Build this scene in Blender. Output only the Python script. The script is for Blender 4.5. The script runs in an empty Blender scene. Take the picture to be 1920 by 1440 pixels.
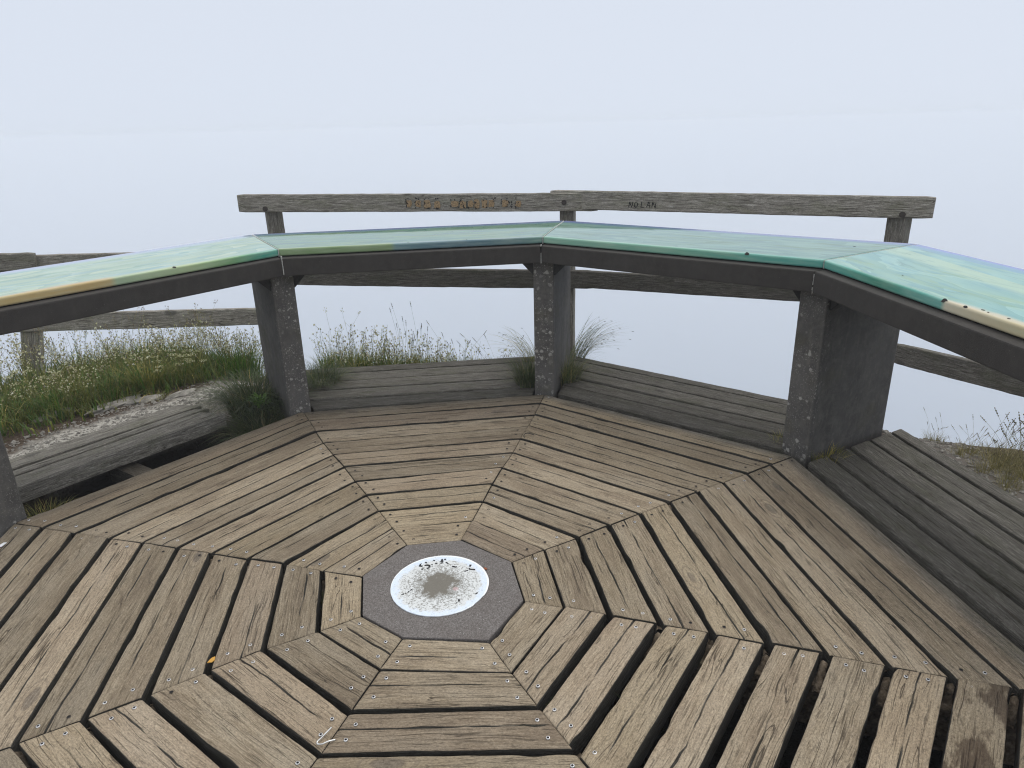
import bpy, bmesh, math, random
from mathutils import Vector, Matrix, noise

random.seed(7)
rad = math.radians
sc = bpy.context.scene
COL = sc.collection

# ---------------------------------------------------------------- camera
cam_d = bpy.data.cameras.new('camera')
cam = bpy.data.objects.new('camera', cam_d)
COL.objects.link(cam)
cr = Vector((0.99968213, -0.0017508, -0.02515111))
cu = Vector((0.0241896, 0.34780836, 0.93725355))
cf = Vector((-0.00710682, 0.93756401, -0.34774015))
m = Matrix.Identity(4)
for i in range(3):
    m[i][0], m[i][1], m[i][2] = cr[i], cu[i], -cf[i]
m[0][3], m[1][3], m[2][3] = 0.30133, -2.13785, 1.57406
cam.matrix_world = m
cam_d.sensor_fit = 'HORIZONTAL'
cam_d.sensor_width = 36.0
cam_d.lens = 36.0 * 1309.30 / 1920.0
cam_d.clip_start = 0.02
cam_d.clip_end = 20000
sc.camera = cam

# ---------------------------------------------------------------- world: overcast, fog-white sky
SUN_EL, SUN_AZ = 58.0, 35.0          # azimuth: degrees clockwise from +Y
world = bpy.data.worlds.new('World')
sc.world = world
world.use_nodes = True
wt = world.node_tree
wt.nodes.clear()
def wn(t, **k):
    n = wt.nodes.new(t)
    for a, b in k.items(): setattr(n, a, b)
    return n
wo = wn('ShaderNodeOutputWorld')
bg_sky = wn('ShaderNodeBackground'); bg_cl = wn('ShaderNodeBackground'); add = wn('ShaderNodeAddShader')
sky = wn('ShaderNodeTexSky', sky_type='NISHITA')
sky.sun_disc = False
sky.sun_elevation = rad(SUN_EL); sky.sun_rotation = rad(SUN_AZ)
sky.air_density = 1.0; sky.dust_density = 3.0
bg_sky.inputs['Strength'].default_value = 0.05
tc = wn('ShaderNodeTexCoord'); sx = wn('ShaderNodeSeparateXYZ'); rp = wn('ShaderNodeValToRGB')
# the fog above smears the clear sky's horizon bands: read the sky no lower than 25 degrees
mx_ = wn('ShaderNodeMath', operation='MAXIMUM'); mx_.inputs[1].default_value = 1.1
cb_ = wn('ShaderNodeCombineXYZ')
wt.links.new(sx.outputs['X'], cb_.inputs[0]); wt.links.new(sx.outputs['Y'], cb_.inputs[1])
wt.links.new(sx.outputs['Z'], mx_.inputs[0]); wt.links.new(mx_.outputs[0], cb_.inputs[2])
wt.links.new(cb_.outputs[0], sky.inputs['Vector'])
wt.links.new(sky.outputs[0], bg_sky.inputs['Color'])
wt.links.new(tc.outputs['Generated'], sx.inputs[0])
wt.links.new(sx.outputs['Z'], rp.inputs[0])
e = rp.color_ramp.elements
e[0].position = 0.0; e[0].color = (0.547, 0.600, 0.659, 1)
e[1].position = 1.0; e[1].color = (1.13, 1.11, 1.08, 1)
em_ = e.new(0.22); em_.color = (0.541, 0.590, 0.646, 1)
wt.links.new(rp.outputs[0], bg_cl.inputs['Color'])
bg_cl.inputs['Strength'].default_value = 1.0
wt.links.new(bg_sky.outputs[0], add.inputs[0]); wt.links.new(bg_cl.outputs[0], add.inputs[1])
wt.links.new(add.outputs[0], wo.inputs['Surface'])

# ---------------------------------------------------------------- sun (veiled)
sd = bpy.data.lights.new('sun', 'SUN'); sd.energy = 1.15; sd.angle = rad(28); sd.color = (1.0, 0.97, 0.92)
sun = bpy.data.objects.new('sun', sd); COL.objects.link(sun)
sdir = Vector((math.sin(rad(SUN_AZ)) * math.cos(rad(SUN_EL)), math.cos(rad(SUN_AZ)) * math.cos(rad(SUN_EL)), math.sin(rad(SUN_EL))))
sun.rotation_euler = sdir.to_track_quat('Z', 'Y').to_euler()
sun.location = sdir * 30

sc.view_settings.view_transform = 'Standard'
sc.view_settings.look = 'None'
sc.view_settings.exposure = 0.0
sc.view_settings.gamma = 1.0
sc.view_settings.use_curve_mapping = False
sc.render.engine = 'CYCLES'
sc.cycles.max_bounces = 7
sc.cycles.diffuse_bounces = 3
sc.cycles.glossy_bounces = 3
sc.cycles.transmission_bounces = 3
sc.cycles.volume_bounces = 5
sc.cycles.use_denoising = True
sc.cycles.filter_width = 1.15

# ================================================================ node helper
class NT:
    def __init__(self, name):
        self.m = bpy.data.materials.new(name); self.m.use_nodes = True
        self.t = self.m.node_tree; self.t.nodes.clear()
        self.out = self.t.nodes.new('ShaderNodeOutputMaterial')
    def put(self, sock, v):
        if isinstance(v, bpy.types.NodeSocket): self.t.links.new(v, sock)
        elif v is not None:
            if isinstance(v, (tuple, list)) and len(v) == 3 and sock.type == 'RGBA': v = (*v, 1)
            sock.default_value = v
    def n(self, ty, ins=None, out=0, **k):
        nd = self.t.nodes.new(ty)
        for a, b in k.items(): setattr(nd, a, b)
        for a, b in (ins or {}).items(): self.put(nd.inputs[a], b)
        return nd.outputs[out] if out is not None else nd
    def ma(self, op, a, b=None, c=None, clamp=False):
        nd = self.t.nodes.new('ShaderNodeMath'); nd.operation = op; nd.use_clamp = clamp
        for i, v in enumerate((a, b, c)):
            if v is not None: self.put(nd.inputs[i], v)
        return nd.outputs[0]
    def vm(self, op, a, b=None):
        nd = self.t.nodes.new('ShaderNodeVectorMath'); nd.operation = op
        self.put(nd.inputs[0], a)
        if b is not None: self.put(nd.inputs[1], b)
        return nd.outputs[1] if op == 'LENGTH' else nd.outputs[0]
    def mul(self, v, s): return self.vm('MULTIPLY', v, s)
    def ss(self, v, lo, hi, a=0.0, b=1.0):
        nd = self.t.nodes.new('ShaderNodeMapRange'); nd.interpolation_type = 'SMOOTHSTEP'
        self.put(nd.inputs[0], v)
        for i, q in enumerate((lo, hi, a, b)): self.put(nd.inputs[i + 1], q)
        return nd.outputs[0]
    def mix(self, f, a, b, bt='MIX'):
        nd = self.t.nodes.new('ShaderNodeMix'); nd.data_type = 'RGBA'; nd.blend_type = bt
        self.put(nd.inputs[0], f); self.put(nd.inputs[6], a); self.put(nd.inputs[7], b)
        return nd.outputs[2]
    def noise(self, v, scale=1.0, detail=3, rough=0.55, dist=0.0):
        nd = self.t.nodes.new('ShaderNodeTexNoise'); self.put(nd.inputs['Vector'], v)
        nd.inputs['Scale'].default_value = scale; nd.inputs['Detail'].default_value = detail
        nd.inputs['Roughness'].default_value = rough; nd.inputs['Distortion'].default_value = dist
        return nd.outputs[0]
    def vor(self, v, scale=1.0, feat='F1', out=0, rnd=1.0):
        nd = self.t.nodes.new('ShaderNodeTexVoronoi'); nd.feature = feat
        self.put(nd.inputs['Vector'], v); nd.inputs['Scale'].default_value = scale
        nd.inputs['Randomness'].default_value = rnd
        return nd.outputs[out]
    def ramp(self, f, stops, interp='LINEAR'):
        nd = self.t.nodes.new('ShaderNodeValToRGB'); cr_ = nd.color_ramp; cr_.interpolation = interp
        while len(cr_.elements) < len(stops): cr_.elements.new(0.5)
        for el, (p, c) in zip(cr_.elements, stops): el.position = p; el.color = (*c, 1)
        self.put(nd.inputs[0], f); return nd.outputs[0]
    def obj(self): return self.n('ShaderNodeTexCoord', out=3)
    def rnd(self): return self.n('ShaderNodeObjectInfo', out='Random')
    def attr(self, name, ty='OBJECT', out=2): return self.n('ShaderNodeAttribute', out=out, attribute_name=name, attribute_type=ty)
    def xyz(self, v):
        nd = self.t.nodes.new('ShaderNodeSeparateXYZ'); self.put(nd.inputs[0], v); return nd.outputs
    def comb(self, x, y, z):
        nd = self.t.nodes.new('ShaderNodeCombineXYZ')
        for i, q in enumerate((x, y, z)): self.put(nd.inputs[i], q)
        return nd.outputs[0]
    def bump(self, h, dist, strength=1.0, nrm=None):
        nd = self.t.nodes.new('ShaderNodeBump'); nd.inputs['Distance'].default_value = dist
        nd.inputs['Strength'].default_value = strength; self.put(nd.inputs['Height'], h)
        if nrm is not None: self.put(nd.inputs['Normal'], nrm)
        return nd.outputs[0]
    def done(self, color, rough=0.8, normal=None, spec=0.3, **k):
        b = self.t.nodes.new('ShaderNodeBsdfPrincipled')
        self.put(b.inputs['Base Color'], color); self.put(b.inputs['Roughness'], rough)
        self.put(b.inputs['Specular IOR Level'], spec)
        if normal is not None: self.put(b.inputs['Normal'], normal)
        for a, v in k.items(): self.put(b.inputs[a.replace('_', ' ')], v)
        self.t.links.new(b.outputs[0], self.out.inputs['Surface']); return self.m

# ================================================================ materials
def wood_material(name):
    """weathered softwood; local x runs along the grain.  object props: grey, edge, stain, pale"""
    t = NT(name)
    r = t.rnd()
    p0 = t.obj()
    off = t.comb(t.ma('MULTIPLY', r, 37.0), t.ma('MULTIPLY', r, 91.0), t.ma('MULTIPLY', r, 53.0))
    p = t.vm('ADD', p0, off)
    X, Y, Z = t.xyz(p)
    # knots
    kv = t.comb(t.ma('MULTIPLY', X, 1.9), t.ma('MULTIPLY', Y, 5.2), t.ma('MULTIPLY', Z, 3.0))
    kd = t.vor(kv)
    kpos = t.vor(kv, out=2)
    near = t.ss(kd, 0.42, 0.05)
    # grain bends round the knots and wanders slowly
    wander = t.noise(t.mul(p, (2.2, 9.0, 9.0)), 1.0, 2)
    sgn = t.ma('SUBTRACT', t.xyz(kv)[1], t.xyz(kpos)[1])
    bend = t.ma('ADD', t.ma('MULTIPLY', t.ma('SUBTRACT', wander, 0.5), 0.05), t.ma('MULTIPLY', near, t.ma('MULTIPLY', sgn, -0.045)))
    Yw = t.ma('ADD', Y, bend); Zw = t.ma('ADD', Z, bend)
    g1 = t.noise(t.comb(t.ma('MULTIPLY', X, 9.0), t.ma('MULTIPLY', Yw, 230.0), t.ma('MULTIPLY', Zw, 190.0)), 1.0, 3, 0.7)
    g2 = t.noise(t.comb(t.ma('MULTIPLY', X, 1.4), t.ma('MULTIPLY', Yw, 48.0), t.ma('MULTIPLY', Zw, 48.0)), 1.0, 2, 0.5)
    # short open checks along the grain
    ck = t.noise(t.comb(t.ma('MULTIPLY', X, 7.0), t.ma('MULTIPLY', Yw, 230.0), t.ma('MULTIPLY', Zw, 150.0)), 1.0, 2, 0.5)
    cl = t.noise(t.comb(t.ma('MULTIPLY', X, 0.9), t.ma('MULTIPLY', Yw, 42.0), t.ma('MULTIPLY', Zw, 42.0)), 1.0, 2, 0.45)
    lines = t.ma('MULTIPLY', t.ss(t.ma('ABSOLUTE', t.ma('SUBTRACT', cl, 0.5)), 0.015, 0.002), t.ss(t.noise(t.mul(p, (4.0, 18.0, 18.0)), 1.0, 2), 0.44, 0.62))
    check = t.ss(ck, 0.60, 0.74)
    # pitted, foot-worn stipple
    st = t.noise(t.comb(t.ma('MULTIPLY', X, 70.0), t.ma('MULTIPLY', Yw, 170.0), t.ma('MULTIPLY', Zw, 160.0)), 1.0, 3, 0.7)
    pit = t.ss(st, 0.54, 0.78)
    grit = t.noise(t.comb(t.ma('MULTIPLY', X, 120.0), t.ma('MULTIPLY', Yw, 250.0), t.ma('MULTIPLY', Zw, 230.0)), 1.0, 4, 0.85)
    knot = t.ss(kd, 0.105, 0.06)
    kring = t.ss(t.ma('SINE', t.ma('MULTIPLY', kd, 95.0)), 0.1, 0.9)
    kring = t.ma('MULTIPLY', kring, t.ss(kd, 0.30, 0.10))
    blot = t.noise(t.mul(p, (3.0, 9.0, 9.0)), 1.0, 3)
    base = t.ramp(g1, [(0.28, (0.140, 0.109, 0.071)), (0.5, (0.262, 0.213, 0.147)), (0.72, (0.372, 0.312, 0.226))])
    base = t.mix(t.ss(g2, 0.35, 0.7, 0.0, 0.38), base, (0.200, 0.156, 0.108))
    base = t.mix(t.ss(blot, 0.40, 0.72, 0.0, 0.55), base, (0.315, 0.270, 0.202))
    base = t.mix(t.ss(blot, 0.48, 0.28, 0.0, 0.45), base, (0.150, 0.115, 0.082))
    hue = t.ma('FRACT', t.ma('MULTIPLY', r, 13.7))
    base = t.mix(t.ss(hue, 0.45, 1.0, 0.0, 0.35), base, (0.320, 0.256, 0.160))
    base = t.mix(t.ss(t.ma('FRACT', t.ma('MULTIPLY', r, 29.3)), 0.55, 1.0, 0.0, 0.30), base, (0.222, 0.165, 0.122))
    val = t.ma('MULTIPLY_ADD', t.ma('FRACT', t.ma('MULTIPLY', r, 7.31)), 0.44, 0.75)
    base = t.mix(1.0, base, t.comb(val, val, val), 'MULTIPLY')
    base = t.mix(t.ma('MULTIPLY', knot, 0.55), base, (0.095, 0.082, 0.072))
    base = t.mix(t.ma('MULTIPLY', kring, 0.38), base, (0.115, 0.092, 0.072))
    # the boards nobody walks on go grey-green; walked ones keep the brown
    lx, ly, lz = t.xyz(p0)
    em = t.ma('MULTIPLY', t.attr('edge'), t.ss(t.ma('ADD', ly, t.ma('MULTIPLY', t.ma('SUBTRACT', blot, 0.5), 0.10)), 0.03, -0.06))
    side = t.ss(t.ma('ABSOLUTE', t.xyz(t.n('ShaderNodeNewGeometry', out='True Normal'))[2]), 0.75, 0.35)   # upright faces, greyed as unworn wood and to shade the gaps
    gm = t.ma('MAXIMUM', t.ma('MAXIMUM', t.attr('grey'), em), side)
    alg = t.noise(t.mul(p, (4.0, 14.0, 14.0)), 1.0, 4, 0.65)
    gcol = t.ramp(g1, [(0.28, (0.042, 0.039, 0.032)), (0.5, (0.118, 0.110, 0.094)), (0.72, (0.215, 0.203, 0.178))])
    gcol = t.mix(t.ss(alg, 0.45, 0.75, 0.0, 0.55), gcol, (0.080, 0.082, 0.050))
    silver = t.noise(t.comb(t.ma('MULTIPLY', X, 13.0), t.ma('MULTIPLY', Yw, 95.0), t.ma('MULTIPLY', Zw, 95.0)), 1.0, 2)
    gcol = t.mix(t.ss(silver, 0.62, 0.76, 0.0, 0.6), gcol, (0.25, 0.24, 0.215))
    gcol = t.mix(1.0, gcol, t.comb(val, val, val), 'MULTIPLY')
    gcol = t.mix(t.ma('MULTIPLY', knot, 0.6), gcol, (0.035, 0.033, 0.03))
    dk = t.attr('pale')
    gcol = t.mix(1.0, gcol, t.comb(*[t.ma('ADD', dk, 1.0)] * 3), 'MULTIPLY')
    gap_shade = t.ma('SUBTRACT', 1.0, t.ma('MULTIPLY', t.ma('MULTIPLY', side, t.ss(t.attr('grey'), 0.5, 0.2)), 0.6))   # gap shade painted onto the flanks of the brown planks
    gcol = t.mix(1.0, gcol, t.comb(gap_shade, gap_shade, gap_shade), 'MULTIPLY')
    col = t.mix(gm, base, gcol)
    col = t.mix(t.ma('MULTIPLY', t.ma('MULTIPLY', lines, t.ss(near, 1.0, 0.3, 0.35, 1.0)), 0.8), col, (0.045, 0.035, 0.026))
    col = t.mix(t.ma('MULTIPLY', t.ma('MULTIPLY', check, t.ss(near, 0.9, 0.2)), 0.46), col, (0.060, 0.047, 0.035))
    gv_ = t.ma('MULTIPLY_ADD', grit, 2.8, -0.40, clamp=False)
    gv_ = t.ma('MAXIMUM', gv_, 0.15)
    col = t.mix(0.85, col, t.mix(1.0, col, t.comb(gv_, gv_, gv_), 'MULTIPLY'))
    col = t.mix(t.ma('MULTIPLY', pit, t.ma('MULTIPLY_ADD', hue, 0.45, 0.30)), col, (0.085, 0.066, 0.047))
    # spilt, damp stain on single boards
    sn = t.noise(t.mul(p0, (5.0, 11.0, 6.0)), 1.0, 5, 0.62)
    stain = t.ma('MULTIPLY', t.attr('stain'), t.ss(sn, 0.47, 0.56))
    col = t.mix(t.ma('MULTIPLY', stain, 0.72), col, (0.045, 0.028, 0.018))
    # height for the fine relief
    h = t.ma('SUBTRACT', t.ma('MULTIPLY_ADD', g1, 0.55, t.ma('MULTIPLY', st, 0.30)), t.ma('MULTIPLY', check, 0.9))
    h = t.ma('SUBTRACT', t.ma('SUBTRACT', h, t.ma('MULTIPLY', pit, 0.55)), t.ma('MULTIPLY', lines, 1.0))
    h = t.ma('ADD', h, t.ma('MULTIPLY', kring, 0.25))
    nb = t.bump(h, 0.0032, 0.9)
    return t.done(col, 0.86, nb, 0.18)
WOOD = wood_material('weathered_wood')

def concrete_material(name, lich=1.0, dark=1.0, brown=0.0):
    t = NT(name)
    p = t.vm('ADD', t.obj(), t.comb(t.ma('MULTIPLY', t.rnd(), 20.0), 0.0, 0.0))
    lx, ly, lz = t.xyz(t.obj())
    big = t.noise(p, 5.0, 4, 0.6)
    fine = t.noise(p, 260.0, 3, 0.6)
    streak = t.noise(t.mul(p, (9.0, 9.0, 1.2)), 1.0, 4, 0.6)
    c = t.ramp(big, [(0.3, (0.050 * dark, 0.048 * dark, 0.046 * dark)), (0.7, (0.092 * dark, 0.089 * dark, 0.086 * dark))])
    c = t.mix(t.ss(streak, 0.4, 0.7, 0.0, 0.6), c, (0.034 * dark, 0.033 * dark, 0.030 * dark))
    dust = t.ss(t.noise(t.mul(p, (30.0, 30.0, 8.0)), 1.0, 4, 0.7), 0.50, 0.72, 0.0, 0.5)
    c = t.mix(dust, c, (0.135 * dark, 0.125 * dark, 0.11 * dark))
    fleck = t.ma('MULTIPLY', t.ss(t.vor(p, 90.0), 0.13, 0.07), t.ss(t.xyz(t.vor(p, 90.0, out=1))[0], 0.88, 0.9))
    c = t.mix(fleck, c, (0.26, 0.25, 0.23))
    c = t.mix(t.ss(fine, 0.35, 0.7, 0.0, 0.35), c, (0.115 * dark, 0.108 * dark, 0.10 * dark))
    mott = t.noise(p, 22.0, 5, 0.7)
    c = t.mix(t.ss(mott, 0.40, 0.70, 0.0, 0.45), c, (0.14 * dark, 0.132 * dark, 0.12 * dark))
    wear = t.ss(t.n('ShaderNodeNewGeometry', out='Pointiness'), 0.52, 0.60, 0.0, 0.55)
    c = t.mix(wear, c, (0.17 * dark, 0.16 * dark, 0.145 * dark))
    if brown: c = t.mix(brown, c, (0.036, 0.030, 0.026))
    h = t.ma('MULTIPLY', fine, 0.5)
    if lich:
        face = t.ss(t.ma('ADD', lx, t.ma('MULTIPLY', t.ma('SUBTRACT', big, 0.5), 0.12)), 0.085, 0.0)   # exposed aggregate on the front end
        wv = t.vm('ADD', p, t.mul(t.n('ShaderNodeTexNoise', {'Vector': p, 'Scale': 60.0}, out=1), (0.02, 0.02, 0.02)))
        d0 = t.vor(wv, 30.0); k0 = t.xyz(t.vor(wv, 30.0, out=1))[0]
        d1 = t.vor(wv, 62.0); k1 = t.xyz(t.vor(wv, 62.0, out=1))[0]
        d2 = t.vor(wv, 150.0); k2 = t.xyz(t.vor(wv, 150.0, out=1))[0]
        patch = t.ss(t.noise(p, 8.0, 4, 0.65), 0.36, 0.56)
        s0 = t.ma('MULTIPLY', t.ss(d0, 0.38, 0.24), t.ss(k0, 0.76, 0.78))
        s1 = t.ma('MULTIPLY', t.ss(d1, 0.34, 0.24), t.ss(k1, 0.74, 0.80))
        s2 = t.ma('MULTIPLY', t.ss(d2, 0.42, 0.22), t.ss(k2, 0.5, 0.6))
        sp = t.ma('MAXIMUM', t.ma('MAXIMUM', s0, s1), t.ma('MULTIPLY', s2, 0.55))
        sp = t.ma('MULTIPLY', sp, t.ma('MULTIPLY', patch, t.ma('MAXIMUM', face, 0.06)))
        c = t.mix(t.ma('MULTIPLY', sp, 0.85), c, (0.36, 0.35, 0.32))
        alg = t.ss(t.noise(p, 7.0, 3), 0.52, 0.72, 0.0, 0.35)
        c = t.mix(alg, c, (0.075, 0.070, 0.040))
        h = t.ma('ADD', h, t.ma('MULTIPLY', sp, 0.8))
    return t.done(c, 0.85, t.bump(h, 0.004, 0.7), 0.25)
CONC = concrete_material('lichened_concrete', 1.0, 1.12)
SLAB = concrete_material('dark_slab', 0.0, 0.50, 0.30)

def plate_material():
    t = NT('plinth_aggregate'); p = t.obj()
    f = t.noise(p, 210.0, 4, 0.8); b = t.noise(p, 9.0, 3)
    c = t.ramp(f, [(0.32, (0.060, 0.052, 0.047)), (0.52, (0.150, 0.137, 0.128)), (0.70, (0.275, 0.260, 0.248))])
    c = t.mix(t.ss(b, 0.4, 0.7, 0.0, 0.3), c, (0.105, 0.088, 0.078))
    d = t.vor(p, 95.0); k = t.xyz(t.vor(p, 95.0, out=1))[0]
    sp = t.ma('MULTIPLY', t.ss(d, 0.16, 0.10), t.ss(k, 0.86, 0.9))
    c = t.mix(sp, c, (0.42, 0.42, 0.40))
    return t.done(c, 0.85, t.bump(f, 0.003, 0.6), 0.25)
PLATE = plate_material()

def disc_material():
    t = NT('worn_enamel_disc'); p = t.obj()
    x, y, z = t.xyz(p)
    r = t.ma('DIVIDE', t.vm('LENGTH', t.comb(x, y, 0.0)), 0.179)
    big = t.noise(p, 34.0, 4, 0.65); mid = t.noise(p, 110.0, 4, 0.75); fine = t.noise(p, 240.0, 3, 0.75)
    rim = t.ss(t.ma('ADD', r, t.ma('MULTIPLY', t.ma('SUBTRACT', big, 0.5), 0.35)), 0.80, 0.90)
    enamel = t.mix(rim, (0.62, 0.64, 0.63), t.mix(t.ss(fine, 0.35, 0.65), (0.58, 0.68, 0.82), (0.70, 0.76, 0.81)))
    enamel = t.mix(t.ss(r, 0.972, 0.985), enamel, (0.80, 0.82, 0.83))
    bare = t.mix(fine, (0.10, 0.092, 0.075), (0.21, 0.195, 0.165))
    core = t.ss(t.ma('ADD', t.ma('ADD', r, t.ma('MULTIPLY', t.ma('SUBTRACT', big, 0.5), 0.9)), t.ma('MULTIPLY', t.ma('SUBTRACT', mid, 0.5), 0.5)), 0.42, 0.31)
    rr = t.ma('MULTIPLY', t.ma('SUBTRACT', 0.85, r), 0.16)
    chips = t.ss(t.ma('ADD', t.ma('ADD', t.ma('MULTIPLY', mid, 0.6), t.ma('MULTIPLY', fine, 0.4)), rr), 0.54, 0.59)
    chips = t.ma('MULTIPLY', chips, t.ma('SUBTRACT', 1.0, t.ma('MULTIPLY', rim, 0.65)))
    c = t.mix(t.ma('MULTIPLY', chips, 0.8), enamel, (0.20, 0.19, 0.165))
    c = t.mix(core, c, bare)
    pink = t.ss(t.vm('LENGTH', t.vm('SUBTRACT', p, (0.062, -0.028, 0.004))), 0.014, 0.008)
    c = t.mix(t.ma('MULTIPLY', pink, 0.5), c, (0.62, 0.40, 0.40))
    bad = t.ma('MAXIMUM', core, chips)
    return t.done(c, t.ma('MULTIPLY_ADD', bad, 0.55, 0.3), t.bump(t.ma('SUBTRACT', 1.0, bad), 0.002, 0.6), 0.4)
DISC = disc_material()

def panel_material(name, seed, body, sky_col, front, tx, sharp=0.0):
    """painted enamel panorama; local x along the front edge, y away from the reader.
    front = list of (x position, colour) for the wrapped front edge"""
    t = NT(name); p = t.obj(); x, y, z = t.xyz(p)
    q = t.vm('ADD', p, (seed * 3.1, seed * 7.7, 0.0))
    warp = t.n('ShaderNodeTexNoise', {'Vector': t.mul(q, (1.0, 2.5, 1.0)), 'Scale': 2.2, 'Detail': 3.0}, out=1)
    qw = t.vm('ADD', q, t.mul(t.vm('SUBTRACT', warp, (0.5, 0.5, 0.5)), (0.22, 0.12, 0.0)))
    b1 = t.noise(t.mul(qw, (1.9, 7.0 if not sharp else 4.2, 1.0)), 1.0, 4, 0.6)
    b2 = t.noise(t.mul(qw, (tx, 17.0, 1.0)), 1.0, 3, 0.55)
    stops = [(0.22, body[0]), (0.38, body[1]), (0.50, body[2]), (0.62, body[3]), (0.78, body[4])]
    c = t.ramp(b1, stops)
    c = t.mix(t.ss(b2, 0.46, 0.50, 0.0, 0.55), c, body[5])
    c = t.mix(t.ss(t.noise(t.mul(qw, (3.0, 24.0, 1.0)), 1.0, 2), 0.56, 0.60, 0.0, 0.5), c, body[6])
    wn_ = t.noise(t.mul(qw, (1.5, 4.0, 1.0)), 1.3, 2, 0.45)
    wash = t.ma('FRACT', t.ma('MULTIPLY', wn_, 4.6 if sharp else 5.0))
    wv1 = t.ma('MULTIPLY_ADD', wash, 0.75, 0.52)
    c = t.mix(0.65 if sharp else 0.6, c, t.mix(1.0, c, t.comb(wv1, t.ma('MULTIPLY_ADD', wash, 0.45, 0.74), t.ma('MULTIPLY_ADD', wash, 0.45, 0.74)), 'MULTIPLY'))
    if sharp:
        yy = t.ma('ADD', y, t.ma('MULTIPLY', x, 0.10))
        dune = t.ma('MULTIPLY', t.ss(yy, 0.27, 0.33), t.ss(yy, 0.41, 0.40))
        c = t.mix(t.ma('MULTIPLY', dune, 0.5), c, (0.40, 0.52, 0.30))
    # far blue distance along the back edge
    wv = t.ma('MULTIPLY', t.ma('SUBTRACT', b2, 0.5), 0.10)
    c = t.mix(t.ss(t.ma('ADD', y, wv), 0.545, 0.575), c, sky_col[0])
    c = t.mix(t.ss(t.ma('ADD', y, wv), 0.60, 0.635), c, sky_col[1])
    # fine painted strokes
    ln = t.noise(t.mul(qw, (6.0, 60.0, 1.0)), 1.0, 2)
    c = t.mix(t.ss(ln, 0.60, 0.68, 0.0, 0.45), c, (0.05, 0.17, 0.15))
    # colours carried over the front lip
    f = t.ramp(t.ma('MULTIPLY_ADD', x, 0.5, 0.5), front, 'LINEAR')
    f = t.mix(t.ss(t.noise(t.mul(q, (6.0, 30.0, 60.0)), 1.0, 3), 0.35, 0.7, 0.0, 0.22), f, (0.52, 0.58, 0.46))
    lip = t.ss(t.ma('ADD', y, t.ma('MULTIPLY', t.ma('SUBTRACT', b1, 0.5), 0.12)), 0.045, 0.012)
    c = t.mix(lip, c, f)
    return t.done(c, 0.5, t.bump(t.noise(p, 90.0, 2), 0.0006, 0.3), 0.12, Coat_Weight=1.0, Coat_Roughness=0.03, Coat_IOR=1.24)

def plain(name, col, rough=0.7, metal=0.0, spec=0.3, vary=0.0, scale=80.0):
    t = NT(name)
    c = col
    if vary:
        nz = t.noise(t.obj(), scale, 3, 0.6)
        c = t.mix(t.ss(nz, 0.3, 0.7), tuple(q * (1 - vary) for q in col), tuple(q * (1 + vary) for q in col))
    return t.done(c, rough, None, spec, Metallic=metal)
ZINC = plain('zinc_screw', (0.60, 0.60, 0.60), 0.38, 0.8, 0.5, 0.3, 60)
RUST = plain('rusty_steel', (0.055, 0.045, 0.040), 0.7, 0.3, 0.3, 0.3, 300)
HOLE = plain('screw_recess', (0.012, 0.011, 0.010), 0.9)
STEEL = plain('dark_bracket_steel', (0.028, 0.027, 0.026), 0.6, 0.2, 0.3, 0.25)
CAULK = plain('pale_joint_filler', (0.50, 0.50, 0.47), 0.8, 0, 0.2, 0.25, 150)
CHIP = plain('chipped_enamel_iron', (0.016, 0.014, 0.013), 0.7)
INKB = plain('black_lettering', (0.018, 0.018, 0.020), 0.6)
TAN = plain('scraped_bare_wood', (0.30, 0.215, 0.125), 0.9, 0, 0.1, 0.35, 140)
SCRATCH = plain('dark_scribble', (0.020, 0.019, 0.020), 0.9)

def leaf_material(name, a, b, dry):
    t = NT(name)
    v = t.attr('tint', 'GEOMETRY')
    c = t.mix(t.ss(v, 0.0, 0.72), a, b)
    c = t.mix(t.ss(v, 0.72, 0.95), c, dry)
    nz = t.noise(t.obj(), 35.0, 2)
    c = t.mix(t.ss(nz, 0.3, 0.75, 0.0, 0.35), c, tuple(q * 0.6 for q in a))
    bs = t.t.nodes.new('ShaderNodeBsdfPrincipled'); t.put(bs.inputs['Base Color'], c); bs.inputs['Roughness'].default_value = 0.55
    bs.inputs['Specular IOR Level'].default_value = 0.3
    tr = t.t.nodes.new('ShaderNodeBsdfTranslucent'); t.put(tr.inputs[0], t.mix(1.0, c, (1.1, 1.25, 0.7), 'MULTIPLY'))
    mx = t.t.nodes.new('ShaderNodeMixShader'); mx.inputs[0].default_value = 0.28
    t.t.links.new(bs.outputs[0], mx.inputs[1]); t.t.links.new(tr.outputs[0], mx.inputs[2])
    t.t.links.new(mx.outputs[0], t.out.inputs['Surface'])
    return t.m
G_DARK = leaf_material('fine_fescue', (0.051, 0.074, 0.031), (0.137, 0.172, 0.074), (0.351, 0.282, 0.146))
G_OLIVE = leaf_material('olive_grass', (0.113, 0.124, 0.032), (0.254, 0.253, 0.071), (0.646, 0.497, 0.173))
G_LUSH = leaf_material('lush_green', (0.055, 0.117, 0.021), (0.135, 0.238, 0.043), (0.276, 0.293, 0.083))
G_STRAW = leaf_material('straw_grass', (0.156, 0.144, 0.060), (0.288, 0.240, 0.108), (0.480, 0.396, 0.204))
FLOWER = leaf_material('cream_petals', (0.414, 0.380, 0.196), (0.713, 0.690, 0.483), (0.897, 0.874, 0.759))
CALYX = leaf_material('pinkish_calyx', (0.168, 0.132, 0.096), (0.336, 0.252, 0.180), (0.408, 0.384, 0.240))
SEED = leaf_material('grey_seed_heads', (0.054, 0.054, 0.038), (0.120, 0.114, 0.078), (0.204, 0.180, 0.120))

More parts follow.
